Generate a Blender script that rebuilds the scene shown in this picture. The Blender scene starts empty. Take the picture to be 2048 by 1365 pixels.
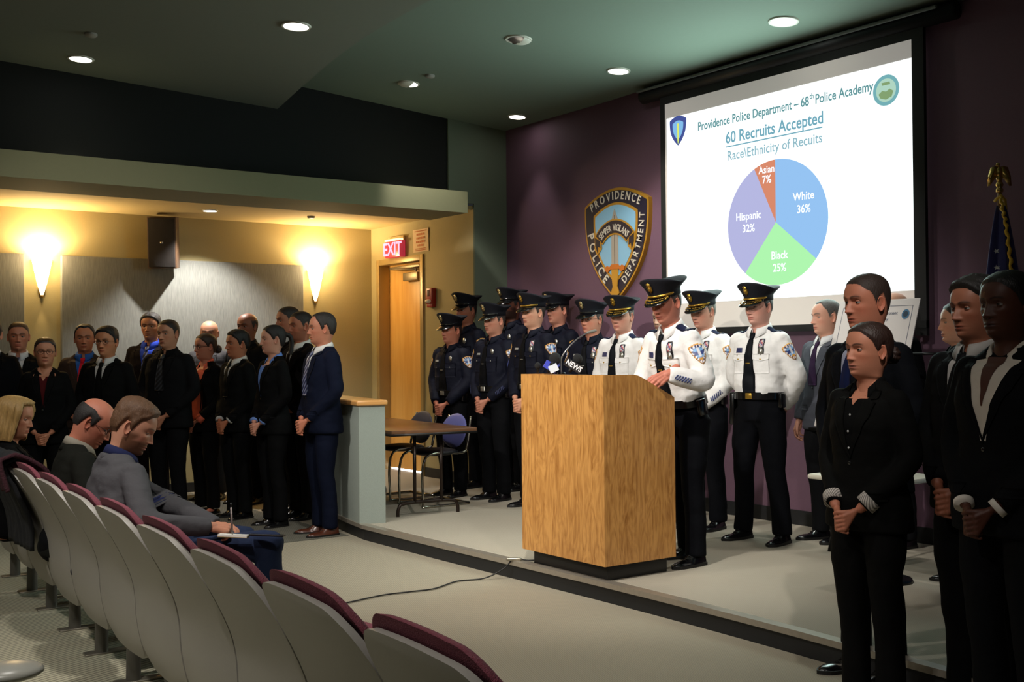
import bpy, bmesh, math, random
import numpy as np
from mathutils import Vector, Matrix, noise
from mathutils.bvhtree import BVHTree

sc = bpy.context.scene
PI = math.pi

# ------------------------------------------------------------------ camera
EYE = 1.41
YAW, PITCH, ROLL = 0.62255, 0.01153, -0.00844
cam = bpy.data.objects.new('camera', bpy.data.cameras.new('camera'))
sc.collection.objects.link(cam)
cam.data.sensor_width = 36.0
cam.data.lens = 2263.5 * 36.0 / 2048.0
cam.data.clip_start = 0.05
cam.data.clip_end = 80
_f = Vector((math.sin(YAW) * math.cos(PITCH), math.cos(YAW) * math.cos(PITCH), math.sin(PITCH)))
_r = Vector((math.cos(YAW), -math.sin(YAW), 0))
_u = _r.cross(_f)
_r2 = _r * math.cos(ROLL) + _u * math.sin(ROLL)
_u2 = -_r * math.sin(ROLL) + _u * math.cos(ROLL)
cam.matrix_world = Matrix(((_r2.x, _u2.x, -_f.x, 0), (_r2.y, _u2.y, -_f.y, 0), (_r2.z, _u2.z, -_f.z, EYE), (0, 0, 0, 1)))
sc.camera = cam

# ------------------------------------------------------------------ world, exposure
world = bpy.data.worlds.new('world')
sc.world = world
world.use_nodes = True
world.node_tree.nodes['Background'].inputs[0].default_value = (0.55, 0.6, 0.62, 1)
world.node_tree.nodes['Background'].inputs[1].default_value = 0.025
vs = sc.view_settings
vs.view_transform = 'Standard'
vs.look = 'None'
vs.gamma = 1.0
vs.exposure = 0.15
vs.use_curve_mapping = False

def lamp(name, kind, loc, power, color, target=None, size=0.1, spot=90, blend=0.5, parent=None):
    d = bpy.data.lights.new(name, kind)
    d.energy = power
    d.color = color
    if kind == 'SPOT':
        d.spot_size = math.radians(spot); d.spot_blend = blend; d.shadow_soft_size = size
    elif kind == 'AREA':
        d.size = size
    else:
        d.shadow_soft_size = size
    o = bpy.data.objects.new(name, d)
    o.location = loc
    if target is not None:
        o.rotation_euler = (Vector(target) - Vector(loc)).to_track_quat('-Z', 'Y').to_euler()
    sc.collection.objects.link(o)
    if parent is not None:
        o.parent = parent
        o.matrix_parent_inverse = parent.matrix_world.inverted()
    return o

NEUTRAL = (1.0, 0.95, 0.88)
WARM = (1.0, 0.72, 0.38)
# unseen spots added over the audience to light the platform and the seats
ADDED_SPOTS = [
    # loc, power, target, spot, size
    ((-0.9, 6.0, 3.60), 1050, (6.1, 6.7, 0.85), 43, 0.06),
    ((2.9, 4.2, 3.55), 330, (5.2, 6.4, 0.4), 85, 0.05),
    ((2.4, 1.4, 3.55), 260, (4.9, 5.2, 0.6), 52, 0.05),
    ((1.0, 4.2, 3.66), 230, (2.2, 4.8, 0.0), 95, 0.08),
    ((-0.4, 2.0, 3.70), 190, (1.2, 3.4, 0.0), 90, 0.08),
    ((-0.6, 5.6, 3.72), 200, (1.3, 6.0, 0.0), 90, 0.08),
    ((1.5, 6.5, 3.66), 130, (3.1, 9.9, 0.9), 62, 0.08),
    ((1.0, 1.2, 3.66), 42, (3.9, 2.7, 1.3), 60, 0.08),
]
for i, (l, p, t, sp, sz) in enumerate(ADDED_SPOTS):
    lamp('added_house_spot', 'SPOT', (l[0], l[1], 3.77 - .0434 * l[0]), p, NEUTRAL, t, sz, sp, 0.8)

# ------------------------------------------------------------------ small helpers
C = sc.collection

def lin(c):
    if isinstance(c, str):
        c = c.lstrip('#')
        c = tuple(int(c[i:i + 2], 16) / 255 for i in (0, 2, 4))
    return tuple((v / 12.92 if v <= 0.04045 else ((v + 0.055) / 1.055) ** 2.4) for v in c[:3])

def lerp(a, b, t):
    return a + (b - a) * t

def sm(a, b, x):
    t = np.clip((x - a) / (b - a), 0, 1)
    return t * t * (3 - 2 * t)

MATS = {}
def mat(name, color=(0.8, 0.8, 0.8), rough=0.5, metal=0.0, noise_amt=0.0, noise_scale=20, bump=0.0, bump_scale=200, spec=0.5,
        emit=None, emit_power=1.0, attr=None, coat=0.0, sheen=0.0, stretch=None):
    if name in MATS:
        return MATS[name]
    m = bpy.data.materials.new(name)
    m.use_nodes = True
    nt = m.node_tree
    b = nt.nodes['Principled BSDF']
    b.inputs['Roughness'].default_value = rough
    b.inputs['Metallic'].default_value = metal
    b.inputs['Specular IOR Level'].default_value = spec
    if coat:
        b.inputs['Coat Weight'].default_value = coat
        b.inputs['Coat Roughness'].default_value = 0.15
    if sheen:
        b.inputs['Sheen Weight'].default_value = sheen
    if attr:
        a = nt.nodes.new('ShaderNodeVertexColor'); a.layer_name = attr
        src = a.outputs['Color']
        nt.links.new(src, b.inputs['Base Color'])
    else:
        col = lin(color) if isinstance(color, str) else color
        b.inputs['Base Color'].default_value = (*col, 1)
        src = None
    tc = None
    if noise_amt or bump:
        tc = nt.nodes.new('ShaderNodeTexCoord')
        mp = nt.nodes.new('ShaderNodeMapping')
        if stretch: mp.inputs['Scale'].default_value = stretch
        nt.links.new(tc.outputs['Object'], mp.inputs[0])
    if noise_amt:
        n = nt.nodes.new('ShaderNodeTexNoise'); n.inputs['Scale'].default_value = noise_scale
        n.inputs['Detail'].default_value = 4
        nt.links.new(mp.outputs[0], n.inputs['Vector'])
        mr = nt.nodes.new('ShaderNodeMapRange')
        mr.inputs[3].default_value = 1 - noise_amt; mr.inputs[4].default_value = 1 + noise_amt
        nt.links.new(n.outputs['Fac'], mr.inputs[0])
        mx = nt.nodes.new('ShaderNodeMix'); mx.data_type = 'RGBA'; mx.blend_type = 'MULTIPLY'
        mx.inputs[0].default_value = 1
        if src is not None: nt.links.new(src, mx.inputs[6])
        else: mx.inputs[6].default_value = (*col, 1)
        nt.links.new(mr.outputs[0], mx.inputs[7])
        nt.links.new(mx.outputs[2], b.inputs['Base Color'])
    if bump:
        n2 = nt.nodes.new('ShaderNodeTexNoise'); n2.inputs['Scale'].default_value = bump_scale
        nt.links.new(mp.outputs[0], n2.inputs['Vector'])
        bp = nt.nodes.new('ShaderNodeBump'); bp.inputs['Strength'].default_value = bump; bp.inputs['Distance'].default_value = 0.01
        nt.links.new(n2.outputs['Fac'], bp.inputs['Height'])
        nt.links.new(bp.outputs[0], b.inputs['Normal'])
    if emit is not None:
        b.inputs['Emission Color'].default_value = (*(lin(emit) if isinstance(emit, str) else emit), 1)
        b.inputs['Emission Strength'].default_value = emit_power
    MATS[name] = m
    return m

class MB:
    """Collects vertices and faces of one mesh; faces may carry a material slot index."""
    def __init__(self):
        self.v = []; self.f = []; self.mi = []; self.col = []
    def add(self, V, F, mi=0, col=None):
        o = len(self.v)
        V = [tuple(map(float, p)) for p in V]
        self.v.extend(V)
        self.f.extend([tuple(i + o for i in f) for f in F])
        self.mi.extend([mi] * len(F))
        if col is None: col = (1, 1, 1)
        if len(V) and isinstance(col, np.ndarray) and col.ndim == 2: self.col.extend([tuple(c) for c in col])
        else: self.col.extend([tuple(col)] * len(V))
        return self
    def box(self, x0, x1, y0, y1, z0, z1, mi=0, bevel=0.0):
        if bevel:
            bm = bmesh.new()
            bmesh.ops.create_cube(bm, size=1)
            for v in bm.verts:
                v.co = Vector(((x0 + x1) / 2 + v.co.x * (x1 - x0), (y0 + y1) / 2 + v.co.y * (y1 - y0), (z0 + z1) / 2 + v.co.z * (z1 - z0)))
            bmesh.ops.bevel(bm, geom=bm.edges[:], offset=bevel, segments=2, affect='EDGES', profile=0.5)
            bm.verts.index_update()
            self.add([v.co[:] for v in bm.verts], [[v.index for v in f.verts] for f in bm.faces], mi)
            bm.free()
            return self
        V = [(x, y, z) for x in (x0, x1) for y in (y0, y1) for z in (z0, z1)]
        F = [(0, 1, 3, 2), (4, 6, 7, 5), (0, 4, 5, 1), (2, 3, 7, 6), (0, 2, 6, 4), (1, 5, 7, 3)]
        return self.add(V, F, mi)
    def merge(self, V, F, M=None, mi=0, col=None):
        V = np.asarray(V, float)
        if M is not None: V = xf(M, V)
        return self.add(V, F, mi, col)
    def mesh(self, name, smooth=True, colors=False):
        me = bpy.data.meshes.new(name)
        me.from_pydata(self.v, [], self.f)
        me.polygons.foreach_set('material_index', self.mi)
        if smooth: me.polygons.foreach_set('use_smooth', [True] * len(me.polygons))
        if colors:
            a = me.color_attributes.new('Col', 'FLOAT_COLOR', 'POINT')
            arr = np.ones((len(self.v), 4)); arr[:, :3] = np.array(self.col)
            a.data.foreach_set('color', arr.ravel())
        me.validate(); me.update()
        return me
    def build(self, name, mats, parent=None, smooth=True, colors=False, M=None, auto=None):
        me = self.mesh(name, smooth, colors)
        if not isinstance(mats, (list, tuple)): mats = [mats]
        for m in mats: me.materials.append(m)
        o = bpy.data.objects.new(name, me)
        C.objects.link(o)
        if M is not None: o.matrix_local = M
        if parent is not None: o.parent = parent
        if auto is not None: sharp(me, auto)
        return o

def sharp(me, deg=35):
    bm = bmesh.new(); bm.from_mesh(me)
    bmesh.ops.recalc_face_normals(bm, faces=bm.faces[:])
    a = math.radians(deg)
    for e in bm.edges:
        if len(e.link_faces) == 2 and e.calc_face_angle(0) > a: e.smooth = False
    bm.to_mesh(me); bm.free()

def xf(M, V):
    M = np.array(M)
    V = np.asarray(V, float)
    return V @ M[:3, :3].T + M[:3, 3]

def tag(o, label=None, cat=None, group=None, kind=None):
    if label: o['label'] = label
    if cat: o['category'] = cat
    if group: o['group'] = group
    if kind: o['kind'] = kind
    return o

def thing(name, label, cat, loc=(0, 0, 0), rz=0.0, group=None):
    o = bpy.data.objects.new(name, None)
    o.empty_display_size = 0.1
    C.objects.link(o)
    o.location = loc; o.rotation_euler = (0, 0, rz)
    return tag(o, label, cat, group)

def struct(name, mb, m, smooth=False, **k):
    o = mb.build(name, m, smooth=smooth, **k)
    o['kind'] = 'structure'
    return o

def loft(rings, closed=True, cap0=True, cap1=True):
    rings = [np.asarray(r, float) for r in rings]
    m = len(rings[0]); V = np.vstack(rings); F = []
    for i in range(len(rings) - 1):
        for j in range(m if closed else m - 1):
            k = (j + 1) % m
            F.append((i * m + j, i * m + k, (i + 1) * m + k, (i + 1) * m + j))
    if closed and cap0: F.append(tuple(range(m - 1, -1, -1)))
    if closed and cap1: F.append(tuple(range((len(rings) - 1) * m, len(rings) * m)))
    return V, F

def frame_of(d):
    d = Vector(d).normalized()
    a = Vector((0, 0, 1)) if abs(d.z) < 0.9 else Vector((0, 1, 0))
    x = d.cross(a).normalized(); y = x.cross(d).normalized()
    return np.array(x), np.array(y)

def capsule(p0, p1, r0, r1, seg=14):
    p0 = np.array(p0, float); p1 = np.array(p1, float)
    d = p1 - p0; L = np.linalg.norm(d); L = max(L, 1e-6); d = d / L
    x, y = frame_of(d)
    rings = []
    for a in (-85, -60, -30, 0):
        a = math.radians(a); rings.append((p0 + d * r0 * math.sin(a), r0 * math.cos(a)))
    for a in (0, 30, 60, 85):
        a = math.radians(a); rings.append((p1 + d * r1 * math.sin(a), r1 * math.cos(a)))
    R = []
    for c, r in rings:
        R.append([c + r * (x * math.cos(t) + y * math.sin(t)) for t in np.linspace(0, 2 * PI, seg, endpoint=False)])
    return loft(R)

def tube(points, radii, seg=10, caps=True, up=None):
    P = [np.array(p, float) for p in points]
    if np.isscalar(radii): radii = [radii] * len(P)
    R = []; x = None
    for i, p in enumerate(P):
        d = P[min(i + 1, len(P) - 1)] - P[max(i - 1, 0)]
        d = d / (np.linalg.norm(d) + 1e-9)
        if x is None:
            x, y = frame_of(d)
            if up is not None:
                x = np.cross(d, up); x /= np.linalg.norm(x); y = np.cross(x, d)
        else:
            x = x - d * (x @ d); x /= np.linalg.norm(x); y = np.cross(x, d)
        r = radii[i]
        rx, ry = (r, r) if np.isscalar(r) else r
        R.append([p + rx * x * math.cos(t) + ry * y * math.sin(t) for t in np.linspace(0, 2 * PI, seg, endpoint=False)])
    return loft(R, True, caps, caps)

def spline(points, n=8):
    P = [np.array(p, float) for p in points]
    out = []
    for i in range(len(P) - 1):
        p0 = P[max(i - 1, 0)]; p1 = P[i]; p2 = P[i + 1]; p3 = P[min(i + 2, len(P) - 1)]
        for t in np.linspace(0, 1, n, endpoint=False):
            out.append(0.5 * ((2 * p1) + (-p0 + p2) * t + (2 * p0 - 5 * p1 + 4 * p2 - p3) * t * t + (-p0 + 3 * p1 - 3 * p2 + p3) * t ** 3))
    out.append(P[-1])
    return out

def ellipsoid(c, r, nu=20, nv=12, M=None):
    R = []
    for a in np.linspace(-PI / 2 + 0.02, PI / 2 - 0.02, nv):
        R.append([(c[0] + r[0] * math.cos(a) * math.cos(t), c[1] + r[1] * math.cos(a) * math.sin(t), c[2] + r[2] * math.sin(a))
                  for t in np.linspace(0, 2 * PI, nu, endpoint=False)])
    V, F = loft(R)
    if M is not None: V = xf(M, V)
    return V, F

def prism(pts, z0, z1, axis='z'):
    """Extrude a 2D outline. axis z: pts are (x,y); axis x: pts are (y,z) extruded in x; axis y: pts are (x,z)."""
    n = len(pts)
    def P(p, h):
        return {'z': (p[0], p[1], h), 'x': (h, p[0], p[1]), 'y': (p[0], h, p[1])}[axis]
    V = [P(p, z0) for p in pts] + [P(p, z1) for p in pts]
    F = [tuple(range(n))[::-1], tuple(range(n, 2 * n))] + [(i, (i + 1) % n, n + (i + 1) % n, n + i) for i in range(n)]
    return V, F

def remeshed(V, F, voxel=0.011, smooth=4, name='tmp'):
    me = bpy.data.meshes.new(name)
    me.from_pydata([tuple(map(float, v)) for v in V], [], F); me.update()
    o = bpy.data.objects.new(name, me); C.objects.link(o)
    r = o.modifiers.new('r', 'REMESH'); r.mode = 'VOXEL'; r.voxel_size = voxel; r.adaptivity = 0
    if smooth:
        s = o.modifiers.new('s', 'SMOOTH'); s.factor = 0.5; s.iterations = smooth
    dg = bpy.context.evaluated_depsgraph_get()
    ev = o.evaluated_get(dg)
    m2 = ev.to_mesh()
    n = len(m2.vertices)
    co = np.empty(n * 3); m2.vertices.foreach_get('co', co)
    F2 = [tuple(p.vertices) for p in m2.polygons]
    ev.to_mesh_clear()
    bpy.data.objects.remove(o); bpy.data.meshes.remove(me)
    return co.reshape(-1, 3), F2

def join(parts):
    V = []; F = []; o = 0
    for v, f in parts:
        V.append(np.asarray(v, float)); F.extend([tuple(i + o for i in q) for q in f]); o += len(v)
    return np.vstack(V), F

_TXT = {}
def text_geo(s, size=1.0, depth=0.0, bold=0.0, align='CENTER', xs=1.0, shear=0.0):
    key = (s, round(bold, 4), align)
    if key not in _TXT:
        cu = bpy.data.curves.new('t', 'FONT'); cu.body = s; cu.size = 1.0; cu.align_x = align; cu.align_y = 'CENTER'
        cu.offset = bold; cu.extrude = 0.01; cu.resolution_u = 3
        o = bpy.data.objects.new('t', cu); C.objects.link(o)
        dg = bpy.context.evaluated_depsgraph_get()
        ev = o.evaluated_get(dg); m2 = ev.to_mesh()
        co = np.empty(len(m2.vertices) * 3); m2.vertices.foreach_get('co', co)
        F = [tuple(p.vertices) for p in m2.polygons]
        ev.to_mesh_clear(); bpy.data.objects.remove(o); bpy.data.curves.remove(cu)
        _TXT[key] = (co.reshape(-1, 3), F)
    V, F = _TXT[key]
    V = V.copy(); V[:, 0] *= size * xs; V[:, 1] *= size; V[:, 2] *= (depth if depth else 0.0005) / 0.02
    V[:, 0] += shear * V[:, 1]
    return V, F

def on_wall(V, origin, uax, vax, nax):
    V = np.asarray(V, float)
    return np.array(origin, float) + V[:, :1] * np.array(uax, float) + V[:, 1:2] * np.array(vax, float) + V[:, 2:3] * np.array(nax, float)

# ================================================================== THE SETTING
def tex_mat(name, fn, rough=0.8):
    m = bpy.data.materials.new(name); m.use_nodes = True
    fn(m.node_tree, m.node_tree.nodes['Principled BSDF'])
    m.node_tree.nodes['Principled BSDF'].inputs['Roughness'].default_value = rough
    return m

def carpet(c1, c2, ang, scale, amt):
    def fn(nt, b):
        tc = nt.nodes.new('ShaderNodeTexCoord'); mp = nt.nodes.new('ShaderNodeMapping')
        mp.inputs['Rotation'].default_value = (0, 0, ang)
        nt.links.new(tc.outputs['Object'], mp.inputs[0])
        w = nt.nodes.new('ShaderNodeTexWave'); w.inputs['Scale'].default_value = scale; w.inputs['Distortion'].default_value = 0.6
        w.inputs['Detail'].default_value = 1; w.inputs['Detail Scale'].default_value = 8
        nt.links.new(mp.outputs[0], w.inputs[0])
        n = nt.nodes.new('ShaderNodeTexNoise'); n.inputs['Scale'].default_value = 300
        nt.links.new(mp.outputs[0], n.inputs[0])
        n3 = nt.nodes.new('ShaderNodeTexNoise'); n3.inputs['Scale'].default_value = 1.3
        nt.links.new(mp.outputs[0], n3.inputs[0])
        ad = nt.nodes.new('ShaderNodeMath'); ad.operation = 'MULTIPLY_ADD'; ad.inputs[1].default_value = amt
        nt.links.new(w.outputs['Fac'], ad.inputs[0])
        mu = nt.nodes.new('ShaderNodeMath'); mu.operation = 'MULTIPLY'; mu.inputs[1].default_value = 0.35
        nt.links.new(n.outputs['Fac'], mu.inputs[0]); 
        ad2 = nt.nodes.new('ShaderNodeMath'); ad2.operation = 'MULTIPLY_ADD'; ad2.inputs[1].default_value = 0.25
        nt.links.new(n3.outputs['Fac'], ad2.inputs[0]); nt.links.new(mu.outputs[0], ad2.inputs[2])
        nt.links.new(ad2.outputs[0], ad.inputs[2])
        cr = nt.nodes.new('ShaderNodeMix'); cr.data_type = 'RGBA'
        cr.inputs[6].default_value = (*lin(c1), 1); cr.inputs[7].default_value = (*lin(c2), 1)
        nt.links.new(ad.outputs[0], cr.inputs[0])
        nt.links.new(cr.outputs[2], b.inputs['Base Color'])
        bp = nt.nodes.new('ShaderNodeBump'); bp.inputs['Strength'].default_value = 0.5; bp.inputs['Distance'].default_value = 0.004
        nt.links.new(ad.outputs[0], bp.inputs['Height']); nt.links.new(bp.outputs[0], b.inputs['Normal'])
    return tex_mat('carpet', fn, 0.95)

M_carpet = carpet('#7a7364', '#a09884', math.radians(20), 30, 0.45)
M_carpet_rib = carpet('#3f3c31', '#aaa58e', math.radians(68), 11, 1.1)
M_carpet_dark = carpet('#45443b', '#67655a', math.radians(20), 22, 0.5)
M_carpet_up = carpet('#857e70', '#ada594', math.radians(20), 30, 0.40)
M_yellow = mat('yellow_wall_paint', '#a89b70', 0.75, noise_amt=0.05, noise_scale=60, bump=0.15, bump_scale=350)
M_green = mat('green_grey_paint', '#66715f', 0.8, noise_amt=0.04, noise_scale=40, bump=0.1, bump_scale=350)
M_fascia = mat('fascia_paint', '#757355', 0.8, noise_amt=0.04, noise_scale=40)
M_purple = mat('purple_wall_paint', '#6b4d5e', 0.7, noise_amt=0.06, noise_scale=50, bump=0.15, bump_scale=350)
M_black = mat('black_recess_paint', '#0b0c0b', 0.9)
M_base = mat('black_rubber_base', '#17181a', 0.5, noise_amt=0.2, noise_scale=30)
M_ceil = mat('ceiling_paint', '#70756a', 0.9, noise_amt=0.03, noise_scale=30)
M_ceil2 = mat('green_ceiling_paint', '#6f7d70', 0.9, noise_amt=0.03, noise_scale=30)
M_alc = mat('alcove_ceiling_paint', '#b5a06e', 0.9)

def fabric(nt, b):
    tc = nt.nodes.new('ShaderNodeTexCoord'); mp = nt.nodes.new('ShaderNodeMapping'); mp.inputs['Scale'].default_value = (1, 1, 0.08)
    nt.links.new(tc.outputs['Object'], mp.inputs[0])
    n = nt.nodes.new('ShaderNodeTexNoise'); n.inputs['Scale'].default_value = 160; n.inputs['Detail'].default_value = 3
    nt.links.new(mp.outputs[0], n.inputs[0])
    cr = nt.nodes.new('ShaderNodeMix'); cr.data_type = 'RGBA'
    cr.inputs[6].default_value = (*lin('#5d5e5a'), 1); cr.inputs[7].default_value = (*lin('#8b8c86'), 1)
    nt.links.new(n.outputs['Fac'], cr.inputs[0]); nt.links.new(cr.outputs[2], b.inputs['Base Color'])
M_fabric = tex_mat('grey_wall_fabric', fabric, 0.9)

XE, XD, YN, YS = 6.70, 6.30, 11.55, 9.43
ST = 0.11
# lower floor
b = MB(); b.box(-5, 5.0, -4, 11.75, -0.12, 0); struct('floor', b, M_carpet)
b = MB(); b.box(-5, 1.92, -4, 11.0, 0.0, 0.004); o = struct('floor.001', b, M_carpet_rib)
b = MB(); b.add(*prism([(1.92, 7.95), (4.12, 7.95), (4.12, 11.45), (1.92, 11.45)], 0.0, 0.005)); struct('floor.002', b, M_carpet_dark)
# raised platform with a slightly curved front
EDGE = [(y, 4.13 + 0.05 * math.exp(-((y - 4.6) / 1.6) ** 2) - 0.035 * max(0, 3.6 - y) + .19 * max(0, y - 7.76)) for y in np.linspace(-3.5, 11.55, 44)]
pts = [(x, y) for y, x in EDGE]
b = MB(); b.add(*prism(pts + [(6.95, 11.55), (6.95, -3.5)], -0.02, ST)); struct('floor.003', b, M_carpet_up)
def strip(off0, off1, z0, z1):
    V = []; F = []
    n = len(pts)
    for i, (x, y) in enumerate(pts):
        V += [(x + off0, y, z0), (x + off1, y, z0), (x + off1, y, z1), (x + off0, y, z1)]
    for i in range(n - 1):
        for k in range(4):
            a = i * 4 + k; c = i * 4 + (k + 1) % 4
            F.append((a, c, c + 4, a + 4))
    return V, F
M_nose = mat('brushed_nosing_metal', '#a39a8c', 0.32, 0.55, noise_amt=0.15, noise_scale=40)
b = MB(); b.add(*strip(-0.012, 0.0, 0.0, 0.086)); struct('trim_1', b, M_base)
b = MB(); b.add(*strip(-0.03, 0.035, 0.086, 0.116)); struct('trim_2', b, M_nose, auto=30)

# walls
M_wallN = M_yellow
b = MB(); b.box(-5, 6.5, YN, YN + 0.15, 0, 2.86)
struct('wall_left', b, M_yellow)
for k, (x0, x1) in enumerate(((-4.0, 2.52), (2.86, 5.42))):
    p = MB(); p.box(x0, x1, YN - 0.06, YN, 0.95, 2.41, bevel=0.008)
    o = struct(f'trim_{3 + k}', p, M_fabric, auto=30)
b = MB(); b.box(-5, 4.8, YN - 0.012, YN, 0, 0.10); struct('baseboard_left', b, M_base)
DY0, DY1, DZ = 10.43, 11.35, 2.44
b = MB(); b.box(XD, XD + 0.2, YS, DY0, ST, 2.9); b.box(XD, XD + 0.2, DY1, YN, ST, 2.9); b.box(XD, XD + 0.2, DY0, DY1, DZ, 2.9)
struct('wall_back', b, M_yellow)
b = MB(); b.box(XD - 0.012, XD, YS, DY0 - 0.06, ST, ST + 0.10); b.box(XD - 0.012, XD, DY1 + 0.05, YN, ST, ST + .1); struct('baseboard_back', b, M_base)
b = MB(); b.box(XD, XE + 0.2, YS - 0.02, YS, ST, 4.1); b.box(6.0, XD, YS - 0.02, YS, 2.92, 4.1)
struct('wall_return', b, M_green)
b = MB(); b.box(-5, 6.0, YS, YS + 0.02, 2.92, 4.3); struct('wall_recess', b, M_black)
b = MB(); b.box(XE, XE + 0.15, -4, YS, ST, 4.3); struct('wall_right', b, M_purple)
b = MB(); b.box(XE - 0.012, XE, -3.4, YS - 0.02, ST, ST + 0.11); struct('baseboard_right', b, M_base)
b = MB(); b.box(-5.15, -5, -4, 11.75, 0, 4.4); struct('wall_rear', b, M_green)
b = MB(); b.box(-5.15, 6.85, -4.15, -4, 0, 4.4); struct('wall_near', b, M_green)
# soffit beam over the side alcove and the alcove ceiling
b = MB(); b.box(-5, 5.86, 8.86, YS + 0.1, 2.74, 2.94); struct('trim_5', b, M_fascia)
b = MB(); b.box(-5, 6.45, YS + 0.02, YN + 0.1, 2.86, 2.9); struct('ceiling', b, M_alc)
# two sloped acoustic ceiling panels with curved fronts
def z1(x): return 3.804 - 0.0434 * x
def z2(x): return 4.163 - 0.0703 * x
c1 = spline([(4.2, 9.42), (3.99, 8.32), (3.82, 7.3), (3.75, 6.5), (3.73, 5.6), (3.77, 4.5), (3.88, 3.2), (4.05, 2.0), (4.3, 0.5), (4.6, -1), (5.0, -4)], 5)
def slab(front, back_x, zf, th):
    V = []; n = len(front)
    for (x, y) in front: V += [(x, y, zf(x)), (x, y, zf(x) + th)]
    for (x, y) in front: V += [(back_x, y, zf(back_x)), (back_x, y, zf(back_x) + th)]
    F = []
    for i in range(n - 1):
        a = 2 * i; c = 2 * n + 2 * i
        F += [(a, a + 1, a + 3, a + 2), (c, c + 2, c + 3, c + 1), (a, a + 2, c + 2, c), (a + 1, c + 1, c + 3, a + 3)]
    F += [(0, 2 * n, 2 * n + 1, 1), (2 * n - 2, 2 * n - 1, 4 * n - 1, 4 * n - 2)]
    return V, F
b = MB(); b.add(*slab(c1, -5, z1, 0.06)); struct('ceiling.001', b, M_ceil, auto=30)
c2 = spline([(6.69, 9.42), (6.69, 8.2), (6.67, 7.5), (6.60, 6.53), (6.585, 5.84), (6.64, 5.11), (6.69, 4.4), (6.69, 2.0), (6.69, -1), (6.69, -4)], 5)
b = MB(); b.add(*slab(c2, 3.5, z2, 0.06)); struct('ceiling.002', b, M_ceil2, auto=30)
b = MB(); b.box(-5.1, 6.9, -4.1, YS + 0.1, 4.35, 4.4); struct('ceiling.003', b, M_black)

# half-height wall at the end of the platform, with a wooden cap
M_cap = mat('maple_cap', '#c99355', 0.35, noise_amt=0.12, noise_scale=8, stretch=(1, 6, 1), coat=0.3)
M_halfw = mat('half_wall_paint', '#8c948c', 0.8, noise_amt=0.06, noise_scale=60, bump=0.3, bump_scale=300)
HWA = math.radians(-11)
def hw_pt(u, v): return (4.115 + u * math.cos(HWA) - v * math.sin(HWA), 7.76 + u * math.sin(HWA) + v * math.cos(HWA))
def hw_box(b, u0, u1, v0, v1, z0, z1): b.add(*prism([hw_pt(u0, v0), hw_pt(u1, v0), hw_pt(u1, v1), hw_pt(u0, v1)], z0, z1, 'z'))
b = MB(); hw_box(b, 0, .21, 0, 1.5, ST - .005, 1.02); hw_box(b, 0, .1, 0, 1.5, .1, ST)
hw = struct('trim_6', b, M_halfw); hw['label'] = 'grey-green half-height wall with a wooden cap'
b = MB(); hw_box(b, -.02, .23, -.02, 1.52, 1.02, 1.062); o = b.build('wooden_cap', M_cap, hw, auto=40)
q = o.modifiers.new('b', 'BEVEL'); q.width = .012; q.segments = 2

# ------------------------------------------------------------------ door
M_wood = None
def woodfn(c1, c2, sx, sz, dist=3.0):
    def fn(nt, b):
        tc = nt.nodes.new('ShaderNodeTexCoord'); mp = nt.nodes.new('ShaderNodeMapping'); mp.inputs['Scale'].default_value = (sx, sx, sz)
        nt.links.new(tc.outputs['Object'], mp.inputs[0])
        n = nt.nodes.new('ShaderNodeTexNoise'); n.inputs['Scale'].default_value = 1.0; n.inputs['Detail'].default_value = 6
        n.inputs['Distortion'].default_value = dist
        nt.links.new(mp.outputs[0], n.inputs[0])
        mp2 = nt.nodes.new('ShaderNodeMapping'); mp2.inputs['Scale'].default_value = (sx * 6, sx * 6, sz * 1.5)
        nt.links.new(tc.outputs['Object'], mp2.inputs[0])
        n2 = nt.nodes.new('ShaderNodeTexNoise'); n2.inputs['Scale'].default_value = 1.0; n2.inputs['Detail'].default_value = 3
        nt.links.new(mp2.outputs[0], n2.inputs[0])
        ad = nt.nodes.new('ShaderNodeMath'); ad.operation = 'MULTIPLY_ADD'; ad.inputs[1].default_value = 0.55
        nt.links.new(n2.outputs['Fac'], ad.inputs[0])
        m2 = nt.nodes.new('ShaderNodeMath'); m2.operation = 'MULTIPLY'; m2.inputs[1].default_value = 0.75
        nt.links.new(n.outputs['Fac'], m2.inputs[0]); nt.links.new(m2.outputs[0], ad.inputs[2])
        cr = nt.nodes.new('ShaderNodeValToRGB')
        cr.color_ramp.elements[0].position = 0.42; cr.color_ramp.elements[0].color = (*lin(c1), 1)
        cr.color_ramp.elements[1].position = 0.78; cr.color_ramp.elements[1].color = (*lin(c2), 1)
        nt.links.new(ad.outputs[0], cr.inputs[0]); nt.links.new(cr.outputs[0], b.inputs['Base Color'])
    return fn
M_door = tex_mat('birch_door_veneer', woodfn('#d99c46', '#e8b768', 4, 0.8, 1.0), 0.4)
M_frame = mat('beige_steel_frame', '#a8905f', 0.35, 0.2)
M_steel = mat('brushed_steel', '#a09a8c', 0.35, 0.8)
d = bpy.data.objects.new('door_1', None); C.objects.link(d); d['kind'] = 'structure'; d['label'] = 'tall light wooden door in a beige steel frame'
d.location = (XD, (DY0 + DY1) / 2, ST)
def rel(mb_fn, name, m, parent, **k):
    b = MB(); mb_fn(b)
    off = np.array(parent.location)
    b.v = [tuple(np.array(v) - off) for v in b.v]
    return b.build(name, m, parent, **k)
rel(lambda b: b.box(XD + 0.12, XD + 0.165, DY0, DY1, ST + 0.022, DZ, bevel=0.003), 'door_leaf', M_door, d, auto=30)
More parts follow.
